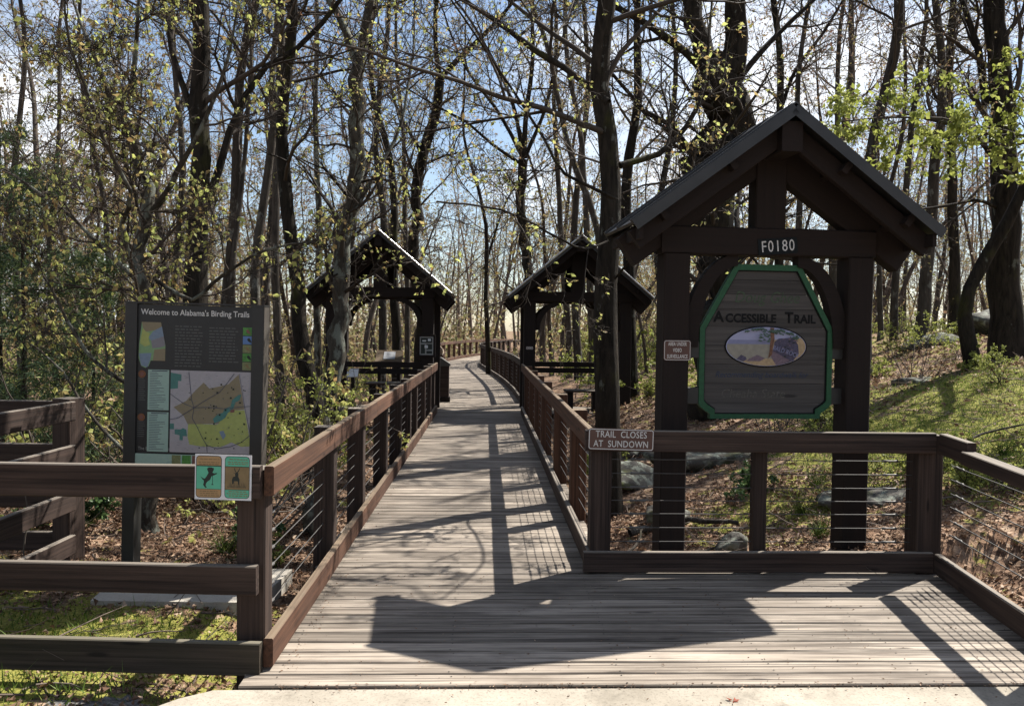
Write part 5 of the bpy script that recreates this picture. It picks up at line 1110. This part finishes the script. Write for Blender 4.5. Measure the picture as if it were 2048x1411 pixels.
for x, y, k, H, lab in [
    (-2.05, 7.7, 'tan', .9, 'sapling with drooping tan leaves right of the birding panel'), (-2.15, 9.4, 'tan', 1.1, 'sapling with drooping tan leaves beyond the second railing post'),
    (-2.2, 10.8, 'green', 1.3, 'yellow-green shrub behind the drooping saplings'), (-2.2, 11.8, 'tan', 1.0, 'tan-leaved sapling just before the poster shelter'),
    (-2.7, 9.0, 'green', 1.1, 'yellow-green shrub close behind the birding panel'), (-1.75, 6.85, 'low', .7, 'low leafy shrub at the foot of the railing near the slab'),
    (-4.2, 8.4, 'tan', 1.2, 'tan-leaved shrub behind the plank fence corner'), (-3.7, 7.6, 'laurel', .6, 'small glossy shrub between fence corner and panel'), (-1.95, 7.15, 'laurel', .55, 'glossy dark shrub behind the right leg of the panel'),
    (-5.2, 7.6, 'bare', 1.3, 'twiggy bare shrub at the left edge'), (-3.1, 9.4, 'bare', 1.5, 'twiggy shrub under the forked maple'), (-2.4, 13.2, 'bare', 1.5, 'twiggy bare shrub left of the poster shelter'),
    (2.9, 8.6, 'laurel', .5, 'glossy dark shrub seen under the landing top rail'), (1.75, 10.5, 'low', .9, 'low green shrub behind the landing railing'),
    (2.9, 20.5, 'bright', 1.2, 'bright green shrub behind the bench shelter'), (4.0, 17.2, 'bright', 1.1, 'yellow-green shrub right of the bench shelter'), (4.6, 19.2, 'bright', 1.4, 'taller yellow-green shrub up behind the bench shelter')]:
    shrub(x, y, k, lab, 'understorey shrubs', H)
rg = np.random.default_rng(5); n = 0
while n < 90:
    x = rg.uniform(3.9, 18); y = rg.uniform(7, 30)
    if x > y*.72 + .5 or x < y*.16: continue
    k = ('low', 'green', 'low', 'bright', 'bare')[int(rg.integers(5))]; shrub(x, y, k, {'low': 'low spreading green shrub', 'green': 'yellow-green shrub', 'bright': 'bright green shrub', 'bare': 'twiggy bare shrub'}[k] + ' scattered over the sunny hillside', 'hillside shrubs', rg.uniform(.35, .95)); n += 1
n = 0
while n < 46:
    x = rg.uniform(-16, -1.8); y = rg.uniform(11, 36)
    if -x > y*.62 or not free(x, y, .6): continue
    k = ('tan', 'green', 'bare', 'bare', 'green')[int(rg.integers(5))]; shrub(x, y, k, {'tan': 'tan-leaved shrub', 'green': 'yellow-green shrub', 'bare': 'twiggy bare shrub'}[k] + ' in the undergrowth left of the boardwalk', 'undergrowth shrubs', rg.uniform(.8, 1.6)); n += 1
n = 0
while n < 26:
    x = rg.uniform(-4, 9); y = rg.uniform(24, 50)
    if not free(x, y, .6): continue
    k = ('green', 'bare', 'bright', 'bare')[int(rg.integers(4))]; shrub(x, y, k, {'green': 'yellow-green shrub', 'bare': 'twiggy bare shrub', 'bright': 'bright green shrub'}[k] + ' among the trunks past the shelters', 'far shrubs', rg.uniform(1.0, 2.0)); n += 1

# leafy bough reaching in from the right
def bough(label, pts, r0, leafmat, lsize, seed, m=16, droop=.5, lnk=1.0):
    rg = np.random.default_rng(seed); P = resample(pts, 14, rg, .02)[None]; Rr = np.linspace(r0, .008, 14)[None]; B = [tubes(P, Rr, 6)]
    s2, d2, l2, r2 = spawn(P, Rr, m, .12, 1, 55, 14, .22, .6, rg); P2 = grow(s2, d2, l2, 6, .16, .0, rg); R2 = taper(np.maximum(r2, .003), 6); B.append(tubes(P2, R2, 4))
    s3, d3, l3, r3 = spawn(P2, R2, 6, .15, 1, 48, 14, .5, .7, rg); P3 = grow(s3, d3, l3, 4, .2, .0, rg); R3 = taper(np.maximum(r3, .002), 4); B.append(tubes(P3, R3, 3))
    c = np.concatenate([P3[:, -1], P3[:, 2], P2[:, -1]]); c = c[rg.uniform(size=len(c)) < lnk]; pos = np.repeat(c, 7, 0) + rg.normal(size=(len(c)*7, 3)) * .03; dd = rg.normal(size=pos.shape); dd[:, 2] -= droop
    return B, leaves(pos, dd, rg.uniform(.6, 1.3, len(pos))*lsize, .4, .7, rg=rg)
def right_maple():
    # young maple standing just outside the frame; its boughs reach over the hillside
    bx_, by_ = 8.2, 9.6; z0 = gz(bx_, by_); rg = np.random.default_rng(31)
    main = [np.array(p) for p in [(bx_, by_, z0-.2), (8.15, 9.65, z0+1.2), (8.3, 9.6, z0+2.6), (8.2, 9.7, z0+4.2), (8.35, 9.6, z0+6.5)]]
    P = resample(main, 16, rg); trunk = [tubes(P[None], np.linspace(.085, .03, 16)[None], 10)]
    B = []; Lv = []
    for pts, lm, ls, m, lk in (([(8.2, 9.62, 3.3), (7.2, 9.7, 4.0), (6.2, 9.8, 4.3), (5.2, 9.9, 4.42), (4.35, 9.9, 4.36)], 0, .075, 34, 1.0), ([(8.25, 9.6, 3.3), (7.7, 9.3, 3.9), (7.0, 9.1, 4.3), (6.4, 9.0, 4.5)], 0, .08, 14, .9), ([(8.2, 9.6, 2.0), (7.5, 9.3, 2.2), (6.8, 9.0, 2.15), (6.2, 8.9, 2.1)], 0, .055, 12, .45), ([(8.3, 9.6, 4.6), (7.7, 9.4, 5.2), (7.2, 9.3, 5.6)], 0, .08, 10, .9)):
        b, l = bough('', [np.array(p) for p in pts], .028, None, ls, len(Lv)+3, m, .5, lk); B += b; Lv.append(l)
    tree_obj('maple_tree', (cat_geo(trunk), cat_geo(B), cat_geo(Lv)), (bx_, by_, z0), 'bright green leaved maple whose boughs reach in above the hillside', ('bark_grey', 'twig_dark', 'leaf_green'))
right_maple()

# ---------------------------------------------------------------- rocks, logs, litter
def rock_obj(c, s, seed, label, rz=0.0, group='lichened rocks'):
    """boulder cut by random planes, then roughened"""
    rg = np.random.default_rng(seed); n1, n2 = 30, 18; j, i = np.meshgrid(np.arange(n2+1), np.arange(n1), indexing='ij'); th = np.pi*j/n2; a = 2*np.pi*i/n1
    d = np.stack([np.sin(th)*np.cos(a), np.sin(th)*np.sin(a), np.cos(th)], -1).reshape(-1, 3)
    pn = rg.normal(size=(13, 3)); pn /= np.linalg.norm(pn, axis=1, keepdims=True); ph = rg.uniform(.62, 1.0, 13); r = np.min(np.where(d @ pn.T > .05, ph / np.maximum(d @ pn.T, .05), 1.25), axis=1); r = np.minimum(r, 1.25)
    for f, am in ((2.5, .05), (6, .03), (13, .016)):
        w = rg.normal(size=(3, 3))*f; r = r + am*(np.sin(d @ w[0] + 1) * np.cos(d @ w[1] + 2) + .5*np.sin(d @ w[2]*1.7))
    V = d*r[:, None]*np.array(s)*.5; jj, ii = np.meshgrid(np.arange(n2), np.arange(n1), indexing='ij'); A = (jj*n1+ii).ravel(); B = (jj*n1+(ii+1) % n1).ravel()
    F = np.stack([A, A+n1, B+n1, B], -1)
    o = put('rock', mesh_np('rock', V, F, 'rock', True), Matrix.Translation(c) @ Matrix.Rotation(rz, 4, 'Z')); tag(o, label, 'rock', group)
for x, y, s, zo, lab in [
    (3.3, 10.6, (2.9, 1.1, .5), .0, 'long flat lichened rock slab behind the green bordered sign'), (1.95, 9.9, (1.0, .7, .4), .05, 'pale lichened rock left of the kiosk under the top rail'), (1.95, 8.3, (.55, .4, .3), .05, 'small grey rock behind the landing cables'),
    (2.25, 7.1, (.28, .2, .26), .05, 'small upright stone by the thin landing post'), (3.9, 7.6, (1.1, .7, .3), -.08, 'flat rock partly buried right of the kiosk post'), (7.3, 13.2, (1.1, .8, .4), -.1, 'flat pale rock by the crooked hillside trunk'),
    (9.9, 17.2, (1.9, 1.1, .7), -.12, 'big shaded boulder on the hill behind the crooked trunk'), (12.0, 18.2, (3.0, 1.6, .9), .1, 'dark boulder at the right edge up the hill'), (-1.52, 7.95, (.34, .3, .52), .15, 'mossy green standing stone beyond the first railing post'), (2.0, 11.9, (1.2, .5, .35), .1, 'mossy rock beside the lichened oak foot')]:
    rock_obj((x, y, gz(x, y) + zo), s, int(abs(x*100+y*10)), lab, .3 if y > 9 else .1)
def log(label, pts, r, mat='bark_grey', name='fallen_branch', cat='branch', group=None, tip=.5):
    K = 10; rg = np.random.default_rng(int(abs(pts[0][0])*100)); P = resample([np.array(p) for p in pts], K, rg, r*.3); V, F = tubes(P[None], np.linspace(r, r*tip, K)[None], 7)
    o = put(name, mesh_np(name, V, F, mat, True), I4); tag(o, label, cat, group)
gp = lambda x, y, h=.0: (x, y, gz(x, y) + h)
log('pale fallen stick lying on the grass behind the fence', [gp(-2.02, 4.98, .02), gp(-1.85, 5.02, .03), gp(-1.66, 5.12, .03)], .011, 'twig_grey')
log('grey fallen log behind the landing cables', [gp(1.5, 7.9, .06), gp(2.0, 8.0, .1), gp(2.5, 7.7, .07)], .04)
log('long thin branch on the leaves under the kiosk', [gp(1.15, 7.3, .05), gp(1.7, 7.0, .08), gp(2.2, 7.2, .05)], .02)
log('bare branch among litter below the surveillance sign', [gp(1.1, 6.9, .03), gp(1.4, 7.2, .12), gp(1.55, 7.5, .2)], .018)
log('curved dry branch lying on the hillside leaves', [gp(5.2, 8.6, .03), gp(5.6, 8.9, .08), gp(6.3, 8.9, .05)], .018)
def vine():
    log('dry curling vine climbing beside the plank fence corner post', [(-3.36, 6.3, -.15), (-3.4, 6.32, .1), (-3.35, 6.3, .35), (-3.38, 6.3, .55), (-3.28, 6.3, .72), (-3.2, 6.3, .78)], .007, 'twig_grey', 'dry_vine', 'vine')
vine()

def scatter(n, region, rg):
    out = []
    while sum(len(o) for o in out) < n:
        x = rg.uniform(region[0], region[1], n); y = rg.uniform(region[2], region[3], n)
        m = (x < y*.72 + 1.2) & (x > -y*.66 - .8) & ~((x > -1.2) & (x < 1.0) & (y > 4) & (y < 19)) & ~((x > -1.3) & (x < 3.55) & (y < 6.2)) & ~((x > -2.68) & (x < -1.44) & (y > 5.68) & (y < 6.48))
        out.append(np.stack([x[m], y[m]], -1))
    return np.concatenate(out)[:n]
def litter():
    rg = np.random.default_rng(11); P = np.concatenate([scatter(60000, (-6, 8, 3.6, 9), rg), scatter(52000, (-9, 13, 9, 20), rg)])
    keep = rg.uniform(size=len(P)) > green_at(P[:, 0], P[:, 1]) * .9; P = P[keep]
    z = ground_z(P[:, 0], P[:, 1]) + rg.uniform(.004, .03, len(P)); pos = np.column_stack([P, z]); d = rg.normal(size=pos.shape); d[:, 2] *= .35
    V, F = leaves(pos, d, np.clip(rg.lognormal(-3.45, .45, len(pos)), .012, .075) * np.clip(pos[:, 1] / 9, .8, 1.5), 1.3, .6, rg=rg); o = put('leaf_litter', mesh_np('leaf_litter', V, F, 'leaf_litter'), I4); tag(o, 'brown fallen leaves covering the forest floor', 'leaf litter', kind='stuff')
    # small litter on the apron joint and below the deck edge
    P = scatter(160000, (-6, 12, 3.4, 15), rg); g = green_at(P[:, 0], P[:, 1]); P = P[rg.uniform(size=len(P)) < np.clip((g - .3) * 1.5, 0, 1)]
    P = P[~((P[:, 0] > -1.7) & (P[:, 1] < 4.15))]
    z = ground_z(P[:, 0], P[:, 1]) - .003; n = len(P); h = rg.uniform(.02, .06, n) * (1 + (rg.uniform(size=n) < .05) * 1.5); a = rg.uniform(0, 6.28, n); w = rg.uniform(.003, .006, n)
    b = np.column_stack([P, z]); dx = np.column_stack([np.cos(a)*w, np.sin(a)*w, np.zeros(n)]); tip = b + np.column_stack([rg.normal(size=n)*h*.5, rg.normal(size=n)*h*.5, h])
    V = np.stack([b-dx, b+dx, tip], 1).reshape(-1, 3); F = np.arange(n*3).reshape(-1, 3)
    o = put('grass', mesh_np('grass', V, F, 'grass_blade'), I4); tag(o, 'short spring grass and moss between the leaves', 'grass', kind='stuff')
litter()
# grass tufts
def tufts():
    rg = np.random.default_rng(3)
    for k, (x, y, lab) in enumerate([(3.05, 7.6, 'bright grass tuft seen between thin post and kiosk post'), (2.95, 6.9, 'small grass tuft low behind the landing curb'), (3.5, 8.3, 'grass tuft by the flat rock right of kiosk'), (-2.1, 7.0, 'grass tuft behind the left leg of the panel'), (-3.55, 7.4, 'grass tuft beside the plank fence corner post'), (5.4, 8.2, 'grass tuft on the bank behind the short side railing')]):
        n = 70; b = np.column_stack([rg.normal(size=(n, 2))*.035, np.zeros(n)]); d = np.column_stack([rg.normal(size=(n, 2))*.5, np.ones(n)]); P = grow(b, d, rg.uniform(.12, .3, n), 4, .1, -.1, rg); Rr = taper(np.full(n, .003), 4, .2)
        V, F = tubes(P, Rr, 3); o = put('grass_tuft', mesh_np('grass_tuft', V, F, 'grass_blade', True), Matrix.Translation((x, y, gz(x, y)))); tag(o, lab, 'grass', 'grass tufts')
tufts()
def twigs_on_floor():
    rg = np.random.default_rng(8); P = scatter(2600, (-6, 11, 4.0, 16), rg); n = len(P); b = np.column_stack([P, ground_z(P[:, 0], P[:, 1]) + rg.uniform(.005, .05, n)]); d = rg.normal(size=(n, 3)); d[:, 2] *= .12
    Q = grow(b, d, rg.uniform(.08, .55, n), 4, .22, .0, rg); Q[:, :, 2] = np.maximum(Q[:, :, 2], ground_z(Q[:, :, 0], Q[:, :, 1]) + .004); V, F = tubes(Q, taper(rg.uniform(.0025, .007, n), 4, .4), 4)
    tag(put('fallen_twigs', mesh_np('fallen_twigs', V, F, 'twig_far', True), I4), 'small broken twigs littering the forest floor', 'twigs', kind='stuff')
twigs_on_floor()
V, F = leaves(np.array([[1.27, 3.93, .004], [1.28, 3.93, .004], [1.27, 3.94, .004], [1.265, 3.925, .004]]), np.array([[1, .2, .1], [.2, 1, .15], [-.8, .6, .1], [-.2, -1, .1]]), np.array([.035, .03, .035, .03]), .5, .5)
tag(put('dry_leaf', mesh_np('dry_leaf', V, F, 'red_leaf'), I4), 'red dry leaf lying on the pale concrete', 'leaf')
# gravel strip at the fence foot
xg, yg = np.meshgrid(np.linspace(-3.0, -1.2, 24), np.linspace(3.3, 4.2, 14)); Vg = np.stack([xg, yg, ground_z(xg, yg) + .006], -1).reshape(-1, 3)
Fg = np.array([(r_*24+c_, r_*24+c_+1, r_*24+c_+25, r_*24+c_+24) for r_ in range(13) for c_ in range(23) if ((xg[r_, c_]+1.62)/.42)**2 + ((yg[r_, c_]-3.92)/.22)**2 < 1.0 + .35*math.sin(c_*1.7)])
tag(put('gravel_patch', mesh_np('gravel_patch', Vg, Fg, 'gravel', True), I4), kind='structure')
# crumbs and bits on the deck
def deck_bits():
    rg = np.random.default_rng(21); n = 1500; x = rg.uniform(-1.0, 3.2, n); y = np.where(rg.uniform(size=n) < .6, rg.uniform(3.3, 6.0, n), rg.uniform(4.2, 12, n)); y[:420] = 4.105 + rg.normal(size=420) * .02; el = rg.uniform(size=n) < .18; x = np.where(el & (y > 4.3), -1.0 + (y - 4.3) * .0165 + rg.exponential(.03, n), x); m = (y < 6) | (x < .8); x, y = x[m], y[m]
    pos = np.column_stack([x, y, np.full(len(x), .004)]); d = rg.normal(size=pos.shape); d[:, 2] *= .1
    V, F = leaves(pos, d, rg.uniform(.006, .022, len(pos)), .3, .35, rg=rg); o = put('leaf_crumbs', mesh_np('leaf_crumbs', V, F, 'leaf_litter'), I4); tag(o, 'leaf crumbs scattered over deck and concrete', 'leaf litter', kind='stuff')
deck_bits()
